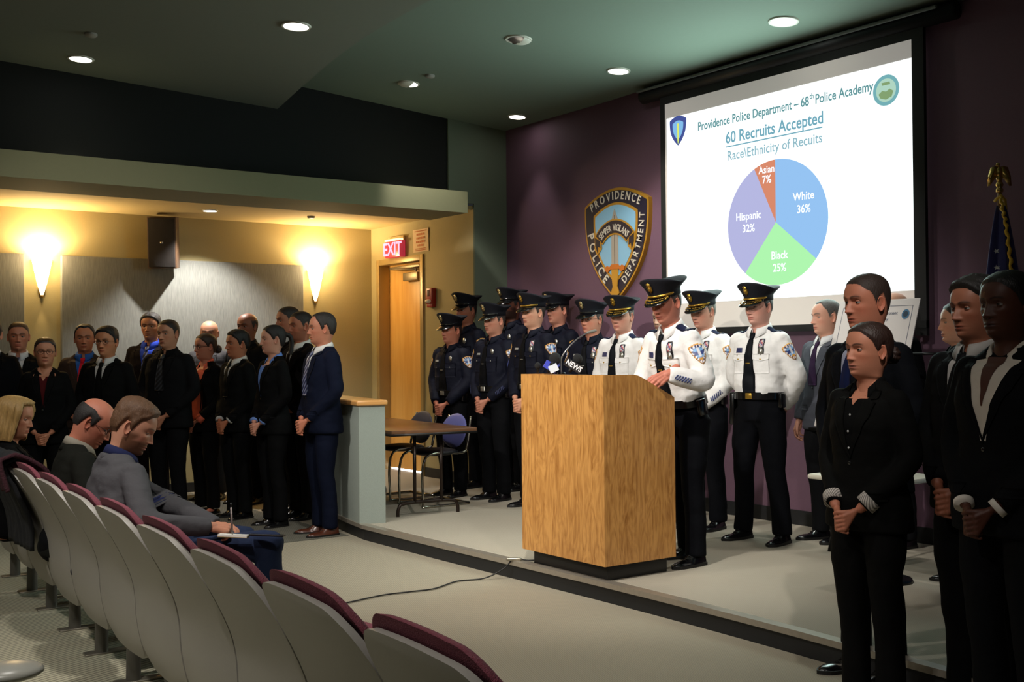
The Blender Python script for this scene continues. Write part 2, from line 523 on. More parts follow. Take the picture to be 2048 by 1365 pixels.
def fr(b):
    b.box(XD - 0.02, XD + 0.2, DY0 - 0.05, DY0 + 0.012, ST, DZ + 0.05, bevel=0.003)
    b.box(XD - 0.02, XD + 0.2, DY1 - 0.012, DY1 + 0.05, ST, DZ + 0.05, bevel=0.003)
    b.box(XD - 0.02, XD + 0.2, DY0 + 0.012, DY1 - 0.012, DZ - 0.012, DZ + 0.05, bevel=0.003)
rel(fr, 'door_frame', M_frame, d, auto=30)
def clo(b):
    b.box(XD + 0.055, XD + 0.12, 10.62, 10.93, 2.23, 2.32, bevel=0.008)
    b.merge(*tube([(XD + 0.09, 10.7, 2.33), (XD + 0.09, 10.7, 2.36)], 0.012))
    b.merge(*tube([(XD + 0.09, 10.7, 2.355), (XD - 0.03, 10.95, 2.36), (XD + 0.06, 11.15, 2.375)], 0.009))
    b.box(XD + 0.04, XD + 0.1, 10.55, 11.2, 2.37, 2.40, bevel=0.004)
rel(clo, 'door_closer', mat('door_closer_metal', '#8a7d66', 0.4, 0.6), d, auto=40)
rel(lambda b: b.box(XD + 0.10, XD + 0.125, DY0 + 0.02, DY0 + 0.12, 0.95, 1.45, bevel=0.003), 'latch_guard', M_steel, d, auto=40)
rel(lambda b: b.box(XD + 0.13, XD + 0.16, DY0 + 0.015, DY1 - 0.015, ST + 0.004, ST + 0.02), 'lit_gap', mat('light_under_door', '#ffffff', emit=(0.75, 0.82, 1.0), emit_power=6), d)

# ================================================================== CEILING LAMPS
M_trim = mat('lamp_trim_white', '#c9c6ba', 0.5)
M_glow = mat('lamp_glow', '#ffffff', emit=(1, 0.98, 0.92), emit_power=14)
M_can = mat('dark_lamp_can', '#151515', 0.6)
def ring_geo(r0, r1, z0, z1, n=28):
    R = []
    for (r, z) in ((r0, z1), (r0, z0), (r1, z0), (r1 + 0.004, z1)):
        R.append([(r * math.cos(t), r * math.sin(t), z) for t in np.linspace(0, 2 * PI, n, endpoint=False)])
    return loft(R, True, False, False)
def disc(r, z, n=28):
    return [(r * math.cos(t), r * math.sin(t), z) for t in np.linspace(0, 2 * PI, n, endpoint=False)], [tuple(range(n))[::-1]]
def downlight(loc, r, label, slope=0.0, power=60, target=None, spot=80, eyeball=False, color=NEUTRAL, group='recessed ceiling lamps', size=0.06):
    t = thing('ceiling_lamp', label, 'ceiling lamp', loc, 0, group)
    t.rotation_euler = (0, slope, 0)
    b = MB(); b.merge(*ring_geo(r * 0.86, r, -0.008, 0.004)); b.build('trim_ring', M_trim, t, auto=30)
    if not eyeball:
        b = MB(); b.add(*disc(r * 0.87, -0.004)); b.build('lens', M_glow, t)
    else:
        b = MB(); b.add(*disc(r * 0.87, -0.002)); b.build('lens', M_glow if eyeball == 2 else M_can, t)
        V, F = ellipsoid((0, 0, 0), (r * 0.86, r * 0.86, r * 0.34), 24, 12)
        V = [(x + (0.35 * r if eyeball == 1 else -0.4 * r) * 0.4, y + 0.0, z) for x, y, z in V]
        F = [f for f in F if all((V[i][0] * (1 if eyeball == 2 else -1)) < r * 0.12 for i in f)]
        b = MB(); b.add(V, F); b.build('eyeball_shade', M_trim, t)
    if power:
        tt = target or (loc[0], loc[1], 0)
        bpy.context.view_layer.update()
        lamp('lamp_light', 'SPOT', (loc[0], loc[1], loc[2] - 0.03), power, color, tt, size, spot, 0.6, parent=t)
    return t
s1 = 0.0434; s2 = 0.0703
for k, (l, p, t, sp, sz) in enumerate(ADDED_SPOTS):      # glowing fittings added where the unseen spots sit
    downlight((l[0], l[1], z1(l[0]) - .002), 0.10, 'added recessed ceiling fitting, out of view over the audience seats', s1, 0, group='added ceiling fittings over the audience')
downlight((2.37, 8.93, z1(2.37) - .002), 0.095, 'round recessed lamp in the left ceiling panel, nearest the black recess', s1, 50, (2.6, 9.3, 0.0), 70)
downlight((3.30, 7.09, z1(3.30) - .002), 0.10, 'round recessed lamp in the lower ceiling panel, close to its curved edge', s1, 70)
downlight((5.08, 8.61, z2(5.08) - .002), 0.095, 'half-shaded adjustable ceiling lamp beside a small round detector', s2, 150, (6.0, 9.6, 1.0), 60, eyeball=2)
downlight((5.06, 6.93, z2(5.06) - .002), 0.10, 'swivelled adjustable ceiling lamp showing a dark opening', s2, 170, (6.69, 7.75, 1.0), 62, eyeball=1, size=0.03)
downlight((6.43, 8.84, z2(6.43) - .002), 0.09, 'round recessed lamp at the far corner of the green ceiling', s2, 18, spot=60)
downlight((6.13, 7.01, z2(6.13) - .002), 0.095, 'round recessed lamp in the green ceiling left of the projection screen', s2, 70, spot=80)
downlight((6.17, 5.30, z2(6.17) - .002), 0.105, 'largest lit recessed lamp, in the green ceiling above the projection screen', s2, 70, spot=80)
downlight((4.108, 10.836, 2.858), 0.075, 'small round recessed lamp in the alcove ceiling beside the loudspeaker', 0, 190, (4.25, 11.30, 0.7), 104, size=0.02)
def detector(loc, r, label, slope=0):
    b = MB()
    R = [[(rr * math.cos(t), rr * math.sin(t), z) for t in np.linspace(0, 2 * PI, 24, endpoint=False)] for rr, z in ((r, 0), (r, -0.012), (r * .8, -0.022), (r * .3, -0.026))]
    b.add(*loft(R))
    o = b.build('smoke_detector', mat('detector_plastic', '#8f8c84', 0.5), auto=40)
    o.location = loc; o.rotation_euler = (0, slope, 0)
    tag(o, label, 'detector')
detector((2.25, 8.22, z1(2.25)), 0.045, 'small round detector in the lower ceiling panel at the left', s1)
detector((5.08, 8.25, z2(5.08)), 0.042, 'small round detector in the green ceiling beside the half-shaded lamp', s2)
detector((5.163, 10.757, 2.86), 0.04, 'small round detector in the alcove ceiling near the door')

# ================================================================== WALL SCONCES, LOUDSPEAKER
M_sconce = mat('lit_sconce_glass', '#fff1cf', emit=(1.0, 0.80, 0.42), emit_power=6.0)
M_brass = mat('pale_brass', '#c9a15a', 0.3, 0.8)
def sconce(x, label):
    t = thing('wall_sconce', label, 'wall lamp', (x, YN, 2.02), 0, 'tapering wall sconces')
    R = []
    for z, r in ((0.0, 0.012), (0.03, 0.022), (0.12, 0.048), (0.24, 0.074), (0.34, 0.094), (0.345, 0.088), (0.30, 0.075)):
        R.append([(r * math.cos(a), -r * 0.9 * math.sin(a) - 0.012, z) for a in np.linspace(0, PI, 18)])
    V, F = loft(R, False)
    b = MB(); b.add(V, F); b.build('glass_cone', M_sconce, t)
    b = MB(); b.box(-0.03, 0.03, -0.012, 0, 0.0, 0.33, bevel=0.004); b.merge(*ellipsoid((0, -0.014, -0.012), (0.014, 0.014, 0.018)))
    b.build('wall_plate', M_brass, t)
    bpy.context.view_layer.update()
    lamp('sconce_uplight', 'SPOT', (x, YN - 0.09, 2.40), 52, WARM, (x, YN - 0.05, 3.5), 0.05, 168, 0.5, parent=t)
    lamp('sconce_glow', 'POINT', (x, YN - 0.15, 2.40), 20, WARM, size=0.06, parent=t)
    lamp('sconce_downlight', 'SPOT', (x, YN - 0.05, 2.02), 5, WARM, (x, YN - 0.02, 0.0), 0.01, 34, 0.8, parent=t)
sconce(2.69, 'glowing tapered wall sconce on the left, nearer the picture edge')
sconce(5.585, 'glowing tapered wall sconce nearer the door corner')

t = thing('wall_loudspeaker', 'dark wooden box loudspeaker mounted high on the wall between the sconces', 'loudspeaker', (3.80, YN - 0.235, 2.565))
t.rotation_euler = (math.radians(6), 0, math.radians(-27))
b = MB(); b.box(-0.14, 0.14, -0.10, 0.13, -0.26, 0.26, bevel=0.006); b.build('cabinet', mat('speaker_cabinet', '#4a3526', 0.45, noise_amt=.2, noise_scale=12), t, auto=30)
b = MB(); b.box(-0.128, 0.128, -0.115, -0.098, -0.245, 0.245, bevel=0.006); b.build('speaker_grille', mat('speaker_cloth', '#1b1411', 0.9, bump=.4, bump_scale=500), t, auto=30)
b = MB(); b.box(-0.015, 0.015, -0.119, -0.114, -0.01, 0.01); b.build('badge', M_steel, t)
b = MB(); b.box(-0.03, 0.03, 0.12, 0.24, -0.04, 0.04); b.build('bracket', M_base, t)

# ================================================================== DOOR-WALL FITTINGS
M_red = mat('fire_alarm_red', '#9c2418', 0.35)
t = thing('exit_sign', 'red EXIT sign above the wooden door', 'sign', (XD, 10.93, 2.59))
b = MB(); b.box(-0.03, 0, -0.17, 0.17, 0.085, 0.135, bevel=0.004); b.build('mounting_bar', mat('cream_plastic', '#cfb285', 0.5), t)
b = MB(); b.box(-0.075, -0.004, -0.165, 0.165, -0.10, 0.085, bevel=0.006); b.build('red_case', mat('red_acrylic', '#c02238', 0.25, emit=(0.8, 0.06, 0.10), emit_power=0.35), t)
V, F = text_geo('EXIT', 0.20, 0.004, 0.02)
V = on_wall(V, (-0.0765, 0, -0.012), (0, -1, 0), (0, 0, 1), (-1, 0, 0))
b = MB(); b.add(V, F); b.build('exit_letters', mat('lit_exit_letters', '#ff80c0', emit=(0.95, 0.32, 0.55), emit_power=1.1), t, smooth=False)
b = MB(); b.box(-0.08, -0.012, -0.16, 0.16, 0.085, 0.105); b.build('lit_edge', mat('exit_lit_edge', '#fff0a0', emit=(1, 0.85, 0.4), emit_power=1.6), t)
t = thing('notice_sheet', 'paper notice with orange printing taped to the wall right of the EXIT sign', 'notice', (XD - 0.002, 10.43, 2.64))
V = []; F = []
for i in range(7):
    for j in range(7):
        u = j / 6 - .5; v = i / 6 - .5
        V.append((-0.004 - 0.006 * abs(u) ** 2 * 8 * (0.3 + v + .5) * .3, -u * 0.32, v * 0.245))
for i in range(6):
    for j in range(6): F.append((i * 7 + j, i * 7 + j + 1, (i + 1) * 7 + j + 1, (i + 1) * 7 + j))
b = MB(); b.add(V, F); b.build('paper', mat('notice_paper', '#e0c9a8', 0.8), t)
M_oprint = mat('orange_print', '#c4703a', 0.8)
b = MB()
rr = random.Random(4)
for z, h, w in ((.10, .010, .24), (.066, .022, .16), (.026, .022, .17), (-.014, .022, .18), (-.052, .022, .12), (-.088, .009, .22), (-.105, .009, .22)):
    y = -w / 2
    while y < w / 2:
        l = h * rr.uniform(.5, .9)
        b.box(-0.0125, -0.0118, y, min(y + l, w / 2), z - h / 2, z + h / 2); y += l + h * .3
b.build('print_lines', M_oprint, t, smooth=False)
t = thing('fire_alarm', 'red fire alarm strobe on the yellow wall right of the door', 'fire alarm', (XD, 10.20, 2.02))
b = MB(); b.box(-0.06, 0, -0.062, 0.062, -0.075, 0.095, bevel=0.01); b.box(-0.05, 0, -0.055, 0.055, -0.11, -0.06, bevel=0.01); b.build('housing', M_red, t, auto=40)
b = MB(); b.merge(*ellipsoid((-0.06, 0, -0.045), (0.035, 0.05, 0.022), 16, 8)); b.build('strobe_lens', mat('strobe_lens', '#e8e2d2', 0.1, spec=.9), t)
b = MB(); b.box(-0.064, -0.058, -0.022, 0.022, 0.005, 0.075, bevel=0.003); b.build('sounder_grille', mat('dark_red', '#4c100c', 0.6), t)
b = MB(); b.box(XE - 0.008, XE, 5.91 - .037, 5.91 + .037, 0.38, 0.50, bevel=0.002)
o = b.build('wall_outlet_plate', mat('ivory_plate', '#b5b08a', .5)); tag(o, 'ivory outlet plate low on the purple wall, seen between an officer\'s legs', 'outlet')

# ================================================================== WALL EMBLEM
def shield_outline(w, h, n=10):
    """pointed shield, u right, v up, about the origin, w = half width, h = half height"""
    P = []
    for t in np.linspace(-1, 1, 2 * n + 1):                      # arched top, left to right
        P.append((t * w * 0.99, h * (0.74 + 0.26 * (1 - abs(t) ** 1.9))))
    for t in np.linspace(0, 1, 2 * n + 1)[1:]:
        P.append((w * (1 - t ** 2.8), h * (0.74 - 1.74 * t)))
    R = [(-x, y) for x, y in P[2 * n + 1:-1]][::-1]
    return P + R
def poly_obj(pts, d0, d1, name, m, parent, rim=0.0):
    V, F = prism(pts, d0, d1, 'z')
    b = MB(); b.add(V, F)
    return b, name, m, parent
emb = thing('wall_emblem', 'large shield-shaped police department emblem on the purple wall', 'emblem', (XE, 7.665, 2.385))
EM = lambda V: on_wall(V, (0, 0, 0), (0, -1, 0), (0, 0, 1), (-1, 0, 0))
def emb_part(name, geos, m, smooth=False):
    b = MB()
    for V, F in geos: b.add(EM(V), F)
    return b.build(name, m, emb, smooth=smooth)
M_gold = mat('gold_paint', '#b98a2e', 0.35, 0.35)
M_navy = mat('emblem_navy', '#17152c', 0.4)
M_sky = mat('emblem_sky_blue', '#7fb0cc', 0.4)
W, Hh = 0.435, 0.505
emb_part('gold_rim', [prism(shield_outline(W, Hh), 0.0, 0.045)], M_gold)
emb_part('navy_border', [prism(shield_outline(W - .022, Hh - .024), 0.045, 0.050)], M_navy)
inner = [(x * 0.69, y * 0.72 + 0.01) for x, y in shield_outline(W, Hh)]
inner2 = [(x * 0.63, y * 0.665 + 0.015) for x, y in shield_outline(W, Hh)]
emb_part('inner_gold_rim', [prism(inner, 0.050, 0.053)], M_gold)
emb_part('sky_field', [prism(inner2, 0.053, 0.056)], M_sky)
emb_part('sword_blade', [prism([(-.045, -.19), (.045, -.19), (.045, .21), (0, .315), (-.045, .21)], 0.056, 0.062)], mat('emblem_blade', '#9a9184', 0.4))
emb_part('sword_fuller', [prism([(-.004, -.19), (.004, -.19), (.003, .26), (-.003, .26)], 0.062, 0.0635)], mat('emblem_fuller', '#5e564c', 0.5))
g = [(-.13, -.235), (-.135, -.205), (-.10, -.19), (-.07, -.205), (-.045, -.18), (.045, -.18), (.07, -.205), (.10, -.19), (.135, -.205), (.13, -.235), (.09, -.25), (.06, -.225), (-.06, -.225), (-.09, -.25)]
emb_part('sword_guard', [prism(g, 0.058, 0.068)], mat('emblem_orange', '#bf6a22', 0.4, 0.2))
emb_part('sword_grip', [prism([(-.048, -.20), (-.042, -.30), (-.03, -.38), (-.048, -.42), (-.055, -.44), (0, -.492), (.055, -.44), (.048, -.42), (.03, -.38), (.042, -.30), (.048, -.20)], 0.054, 0.064)], M_gold)
def arc_band(r0, r1, a0, a1, cx, cy, n=20):
    A = np.radians(np.linspace(a0, a1, n))
    return [(cx + r1 * math.sin(a), cy + r1 * math.cos(a)) for a in A] + [(cx + r0 * math.sin(a), cy + r0 * math.cos(a)) for a in A[::-1]]
ccy = -0.13
emb_part('scroll_edge', [prism(arc_band(0.195, 0.335, -54, 54, 0, ccy + .02), 0.062, 0.066), prism([(-.27, .09), (-.19, .09), (-.175, -.03), (-.24, -.085), (-.275, -.03)], .060, .064), prism([(.27, .09), (.19, .09), (.175, -.03), (.24, -.085), (.275, -.03)], .060, .064)], M_gold)
emb_part('scroll', [prism(arc_band(0.21, 0.32, -51, 51, 0, ccy + .02), 0.066, 0.070), prism([(-.262, .075), (-.20, .045), (-.195, -.02), (-.225, -.005), (-.232, -.06), (-.26, .0)], .0645, .069), prism([(.262, .075), (.20, .045), (.195, -.02), (.225, -.005), (.232, -.06), (.26, .0)], .0645, .069)], mat('emblem_dark_scroll', '#231a24', 0.5))
M_lett = mat('cream_lettering', '#cfc6b4', 0.5)
def along(text, path, size, depth, z, bold=0.01, pad=0.0, xs=1.0):
    P = np.array(path, float)
    seg = np.linalg.norm(np.diff(P, axis=0), axis=1); cum = np.concatenate([[0], np.cumsum(seg)]); L = cum[-1]
    ws = []
    for ch in text:
        if ch == ' ': ws.append(size * .22); continue
        V, F = text_geo(ch, size, depth, bold, xs=xs); ws.append((V[:, 0].max() - V[:, 0].min()))
    gap = (L - 2 * pad - sum(ws)) / max(1, len(text) - 1)
    s = pad; out = []
    for ch, w in zip(text, ws):
        c = s + w / 2; s += w + gap
        if ch == ' ': continue
        i = min(np.searchsorted(cum, c) - 1, len(seg) - 1); i = max(i, 0)
        tt = (c - cum[i]) / seg[i]; p = P[i] + (P[i + 1] - P[i]) * tt
        d = (P[min(i + 2, len(P) - 1)] - P[max(i - 1, 0)]); d /= np.linalg.norm(d)
        V, F = text_geo(ch, size, depth, bold, xs=xs)
        V = V.copy(); V[:, 0] -= (V[:, 0].max() + V[:, 0].min()) / 2; V[:, 1] -= size * 0.02
        X = p[0] + V[:, 0] * d[0] - V[:, 1] * d[1]; Y = p[1] + V[:, 0] * d[1] + V[:, 1] * d[0]
        out.append((np.stack([X, Y, V[:, 2] + z], 1), F))
    return out
top = [(t * 0.335, 0.350 + 0.085 * (1 - abs(t) ** 1.9)) for t in np.linspace(-1, 1, 25)]
emb_part('word_providence', along('PROVIDENCE', top, 0.105, 0.006, 0.053, 0.010, 0.0, 0.80), M_lett)
side = lambda sgn, t: (sgn * (0.383 * (1 - t ** 2.8) - 0.020 - .03 * t), 0.505 * (0.74 - 1.74 * t) * .93)
emb_part('word_police', along('POLICE', [side(-1, t) for t in np.linspace(0.28, 0.82, 24)], 0.120, 0.006, 0.053, 0.015, 0.0, 0.9), M_lett)
emb_part('word_department', along('DEPARTMENT', [side(1, t) for t in np.linspace(0.84, 0.12, 24)], 0.095, 0.006, 0.053, 0.012, 0.0, 0.85), M_lett)
emb_part('scroll_motto', along('SEMPER VIGILANS', [(0.258 * math.sin(a), ccy + .02 + 0.258 * math.cos(a)) for a in np.radians(np.linspace(-47, 47, 30))], 0.085, 0.004, 0.071, 0.008, 0.0, 0.62), M_lett)

# ================================================================== PROJECTION SCREEN
scr = thing('projection_screen', 'large pull-down projection screen showing a pie chart of police recruits', 'projection screen', (XE - 0.10, 5.75, 2.55))
SY0, SY1, SZ0, SZ1 = 4.575, 6.96, 1.61, 3.50       # Y right, Y left, bottom, top
def srel(V):
    V = np.asarray(V, float); return V - np.array((XE - 0.10, 5.75, 2.55))
def S(u, v, x=0.0):
    """u metres from the left border, v metres up from the bottom, on the screen's face"""
    return (XE - 0.10 - x, SY1 - u, SZ0 + v)
SW, SH = SY1 - SY0, SZ1 - SZ0
def s_rect(u0, u1, v0, v1, x0, x1):
    V = [S(u, v, x) for x in (x0, x1) for u in (u0, u1) for v in (v0, v1)]
    return srel(V), [(0, 1, 3, 2), (4, 6, 7, 5), (0, 4, 5, 1), (2, 3, 7, 6), (0, 2, 6, 4), (1, 5, 7, 3)]
def s_part(name, geos, m, parent=scr, smooth=False):
    b = MB()
    for V, F in geos: b.add(V, F)
    return b.build(name, m, parent, smooth=smooth)
M_vinyl = mat('screen_vinyl', '#bdb5ab', 0.8, emit=(0.55, 0.52, 0.49), emit_power=0.35)
s_part('screen_sheet', [s_rect(0, SW, 0, SH, -0.004, 0.0)], M_vinyl)
s_part('black_surround', [s_rect(-.06, 0, -.10, SH + .12, -0.03, 0.0), s_rect(SW, SW + .09, -.10, SH + .12, -0.03, 0.0), s_rect(-.06, SW + .09, SH, SH + .12, -0.03, 0.001), s_rect(-.06, SW + .09, -.05, 0, -0.03, 0.004)], mat('screen_black_border', '#0b0c0c', 0.8))
V, F = tube([(0.02, 7.25 - 5.75, 3.62 - 2.55), (0.02, 4.25 - 5.75, 3.62 - 2.55)], 0.06, 20)
s_part('roller_case', [(V, F)], mat('screen_case', '#15161a', 0.5), smooth=True)
s_part('case_lip', [tube([(-0.05, 7.25 - 5.75, 3.655 - 2.55), (-0.05, 4.35 - 5.75, 3.655 - 2.55)], 0.013, 8)], mat('case_lip_metal', '#6d7470', 0.4, 0.3))
def slide(c, p): return mat('slide_%s' % c.strip('#'), '#000000', 1.0, emit=c, emit_power=p, spec=0)
P0, P1, Q0, Q1 = 0.02, SW - 0.0, 0.205, SH - 0.125
sl = s_part('projected_slide', [s_rect(P0, P1, Q0, Q1, 0.0, 0.002)], mat('slide_white', '#000000', 1.0, emit=(0.93, 1.0, 1.0), emit_power=1.25, spec=0))
sl['label'] = 'bright projected picture with a pie chart'
s_part('slide_text_heading', [], M_vinyl) if False else None
def s_text(name, s, u, v, size, m, bold=0.012, xs=0.9, sub=None):
    V, F = text_geo(s, size, 0.001, bold, xs=xs)
    V = srel(on_wall(V, S(u, v, 0.003), (0, -1, 0), (0, 0, 1), (-1, 0, 0)))
    return s_part(name, [(V, F)], m, sl)
PW, PH = P1 - P0, Q1 - Q0
U = lambda f: P0 + f * PW
Vv = lambda f: Q1 - f * PH
TE = slide('#5d8f93', 1.0); TE2 = slide('#6fa3b4', 1.0); TE3 = slide('#8bb2be', 1.0)
s_text('heading_text', 'Providence Police Department – 68', U(.395), Vv(.084), 0.098, TE, 0.018, .80)
s_text('heading_text', 'th', U(.646), Vv(.064), 0.055, TE, 0.018, .80)
s_text('heading_text', 'Police Academy', U(.765), Vv(.084), 0.098, TE, 0.018, .80)
s_text('headline_text', '60 Recruits Accepted', U(.487), Vv(.176), 0.128, TE2, 0.018, .86)
s_part('headline_underline', [s_rect(U(.285), U(.685), Vv(.222), Vv(.216), 0.002, 0.004)], TE2, sl)
s_text('subtitle_text', 'Race\\Ethnicity of Recuits', U(.487), Vv(.268), 0.104, TE3, 0.010, .90)
pc = (U(.497), Vv(.632)); PR = 0.475
def sector(a0, a1, d=0.003):
    A = np.radians(np.linspace(a0, a1, max(4, int(abs(a1 - a0) / 4))))
    P = [(pc[0], pc[1])] + [(pc[0] + PR * 1.03 * math.sin(a), pc[1] + PR * math.cos(a)) for a in A]
    V = [S(u, v, d) for u, v in P]
    return srel(V), [tuple(range(len(V)))]
s_part('pie_slice', [sector(0, 129.6)], slide('#8fbbe8', 1.0), sl)['label'] = 'blue pie slice'
s_part('pie_slice', [sector(129.6, 219.6)], slide('#a8eca8', 1.0), sl)['label'] = 'green pie slice'
s_part('pie_slice', [sector(219.6, 334.8)], slide('#aeb0d8', 1.0), sl)['label'] = 'purple pie slice'
s_part('pie_slice', [sector(334.8, 360)], slide('#d08467', 1.0), sl)['label'] = 'orange pie slice'
WT = slide('#f4faff', 1.1)
for a, s1_, s2_ in ((64.8, 'White', '36%'), (174, 'Black', '25%'), (277, 'Hispanic', '32%')):
    rr_ = 0.62 * PR if a != 277 else .58 * PR
    u, v = pc[0] + rr_ * math.sin(math.radians(a)), pc[1] + rr_ * math.cos(math.radians(a))
    s_text('slice_text', s1_, u, v + .04, 0.085, WT, 0.014, .9); s_text('slice_text', s2_, u, v - .055, 0.085, WT, 0.014, .9)
s_text('slice_text', 'Asian', pc[0] - .085, pc[1] + PR * .86, 0.08, WT, 0.014, .9); s_text('slice_text', '7%', pc[0] - .085, pc[1] + PR * .70, 0.085, WT, 0.014, .9)
def disc_geo(u, v, r, d, asp=1.0):
    A = np.linspace(0, 2 * PI, 32, endpoint=False)
    return srel([S(u + r * asp * math.cos(a), v + r * math.sin(a), d) for a in A]), [tuple(range(32))]
sy = (U(.915), Vv(.115))
s_part('slide_seal', [disc_geo(*sy, 0.106, 0.003)], slide('#6fa7ad', 1.0), sl)
s_part('slide_seal_ring', [disc_geo(*sy, 0.080, 0.0035)], slide('#a7cbb9', 1.0), sl)
s_part('slide_seal_scene', [(srel([S(sy[0] + x, sy[1] + y, .004) for x, y in ((-.06, -.02), (-.03, .0), (0, -.01), (.03, .005), (.06, -.015), (.045, -.05), (0, -.065), (-.045, -.05))]), [tuple(range(8))]),
     (srel([S(sy[0] + x, sy[1] + y, .004) for x, y in ((-.035, .055), (.03, .055), (.035, .035), (-.03, .035))]), [tuple(range(4))])], slide('#7d9a6c', 1.0), sl)
s_part('slide_shield', [(srel([S(U(.058) + x * .225, Vv(.078) + y * .245, .003) for x, y in shield_outline(W, Hh)]), [tuple(range(len(shield_outline(W, Hh))))])], slide('#43508f', 1.0), sl)
s_part('slide_shield_field', [(srel([S(U(.058) + x * .145, Vv(.078) + y * .16 + .003, .0035) for x, y in shield_outline(W, Hh)]), [tuple(range(len(shield_outline(W, Hh))))])], slide('#7eb5e0', 1.0), sl)
s_part('slide_shield_sword', [(srel([S(U(.058) + x, Vv(.078) + y, .004) for x, y in ((-.01, .06), (.01, .06), (.008, -.08), (0, -.115), (-.008, -.08))]), [tuple(range(5))])], slide('#d7e36a', 1.0), sl)
bpy.context.view_layer.update()
lamp('screen_glow', 'AREA', (XE - 0.2, 5.78, 2.6), 48, (0.72, 1.0, 0.92), (0, 5.78, 2.6), 1.6, parent=scr)

# ================================================================== EASEL WITH BOARD
ea = thing('display_easel', 'black easel standing on the platform near the right edge of the screen', 'easel', (6.2, 4.55, ST))
M_blackmetal = mat('black_metal', '#111213', 0.35, 0.4)
for nm, pth in (('leg', [(-0.24, -0.24, 0.0), (0.045, -0.06, 1.62)]), ('leg', [(-0.24, 0.24, 0), (0.045, 0.06, 1.62)]), ('leg', [(0.09, 0.0, 0), (0.07, 0.0, 1.60)])):
    b = MB(); b.merge(*tube(pth, 0.011, 8)); b.build(nm, M_blackmetal, ea)
b = MB(); b.box(-0.26, -0.15, -0.38, 0.38, 0.78, 0.80); b.build('tray', M_blackmetal, ea)
b = MB(); b.merge(*tube([(-0.07, -0.28, 1.28), (-0.02, -0.44, 1.28)], 0.008, 8)); b.build('side_peg', M_blackmetal, ea)
bo = thing('presentation_board', 'white presentation board about accepted recruits, resting on the easel', 'board', (6.02, 4.53, 1.33))
bo.rotation_euler = (0, math.radians(19), 0)
BM = lambda V: on_wall(V, (0, 0, 0), (0, -1, 0), (0, 0, 1), (-1, 0, 0))
b = MB(); b.box(-0.004, 0.004, -0.305, 0.305, -0.43, 0.43, bevel=0.002); b.build('foam_panel', mat('white_board', '#c9c3c0', 0.5), bo)
M_ink = mat('navy_ink', '#3a4560', 0.6)
b = MB()
for q in ([(-.265, .385), (.265, .385), (.265, .382), (-.265, .382)], [(.262, .385), (.265, .385), (.265, -.40), (.262, -.40)], [(-.265, .385), (-.262, .385), (-.262, -.40), (-.265, -.40)], [(-.265, -.397), (.265, -.397), (.265, -.40), (-.265, -.40)], [(-.18, .165), (.16, .165), (.16, .162), (-.18, .162)]):
    b.add(BM([(x, y, .0052) for x, y in q]), [(0, 1, 2, 3)])
b.build('ruled_border', M_ink, bo, smooth=False)
for nm, s, v, sz in (('title_text', 'Providence Police Department', .335, .030), ('title_text', '68th Police Academy', .295, .028), ('headline_text', '60 Recruits Accepted', .19, .040), ('subtitle_text', 'Race\\Ethnicity of Recuits', .07, .036)):
    V, F = text_geo(s, sz, 0.0006, 0.004, xs=.92); V = V + np.array((-.01, v, .005)); b = MB(); b.add(BM(V), F); b.build(nm, M_ink, bo, smooth=False)
b = MB(); A = np.linspace(0, 2 * PI, 24, endpoint=False); b.add(BM([(.222 + .028 * math.cos(a), .325 + .033 * math.sin(a), .0055) for a in A]), [tuple(range(24))]); b.build('printed_seal', mat('seal_blue', '#3f6d8f', .6), bo, smooth=False)
b = MB(); b.add(BM([(.222 + .018 * math.cos(a), .325 + .02 * math.sin(a), .006) for a in A]), [tuple(range(24))]); b.build('printed_seal_centre', mat('seal_dark', '#23384a', .6), bo, smooth=False)

# ================================================================== FLAG
fl = thing('flag_on_pole', 'furled United States flag on a pole topped by a gold eagle', 'flag', (6.44, 3.86, ST))
M_goldm = mat('polished_gold', '#c9a45a', 0.25, 0.9)
b = MB(); b.merge(*tube([(0, 0, 0.05), (0, 0, 2.27)], 0.014, 12)); b.build('pole', mat('oak_pole', '#9a7038', 0.4), fl)
b = MB(); b.add(*loft([[(r * math.cos(t), r * math.sin(t), z) for t in np.linspace(0, 2 * PI, 24, endpoint=False)] for r, z in ((.15, 0), (.15, .02), (.05, .05), (.025, .1))])); b.build('base', M_goldm, fl)
b = MB()
b.add(*loft([[(r * math.cos(t), r * math.sin(t), z) for t in np.linspace(0, 2 * PI, 14, endpoint=False)] for r, z in ((.017, 2.26), (.022, 2.265), (.022, 2.28), (.015, 2.29), (.024, 2.305), (.02, 2.32), (.012, 2.33))]))
b.merge(*ellipsoid((0, 0, 2.345), (.022, .018, .022)))
b.merge(*ellipsoid((0, 0, 2.385), (.022, .018, .038)))
b.merge(*ellipsoid((-.008, .004, 2.43), (.012, .012, .014))); b.merge(*capsule((-.012, .006, 2.43), (-.03, .014, 2.424), .005, .001, 8))
for s in (-1, 1):
    P = [(.0, 2.40), (.02, 2.422), (.045, 2.415), (.062, 2.36), (.066, 2.30), (.045, 2.33), (.028, 2.35), (.01, 2.36)]
    Vw, Fw = prism([(x * s, z) for x, z in P], -0.008, 0.008, 'y')
    Vw = [(x * .8, y - abs(x) * .3 * 0 + x * -.6, z) for x, y, z in Vw]
    b.add(Vw, Fw)
b.build('gold_eagle', M_goldm, fl)
R = []; rnd = random.Random(3)
for i, z in enumerate(np.linspace(2.18, 0.55, 26)):
    w = 0.028 + 0.11 * min(1, i / 12) ** .8
    R.append([((w * (1 + .28 * math.sin(5 * t + .35 * i * .3) + .12 * math.sin(9 * t + 1))) * math.cos(t) * .9 + .01, (w * (1 + .28 * math.sin(5 * t + .1 * i))) * math.sin(t) * .8, z) for t in np.linspace(0, 2 * PI, 60, endpoint=False)])
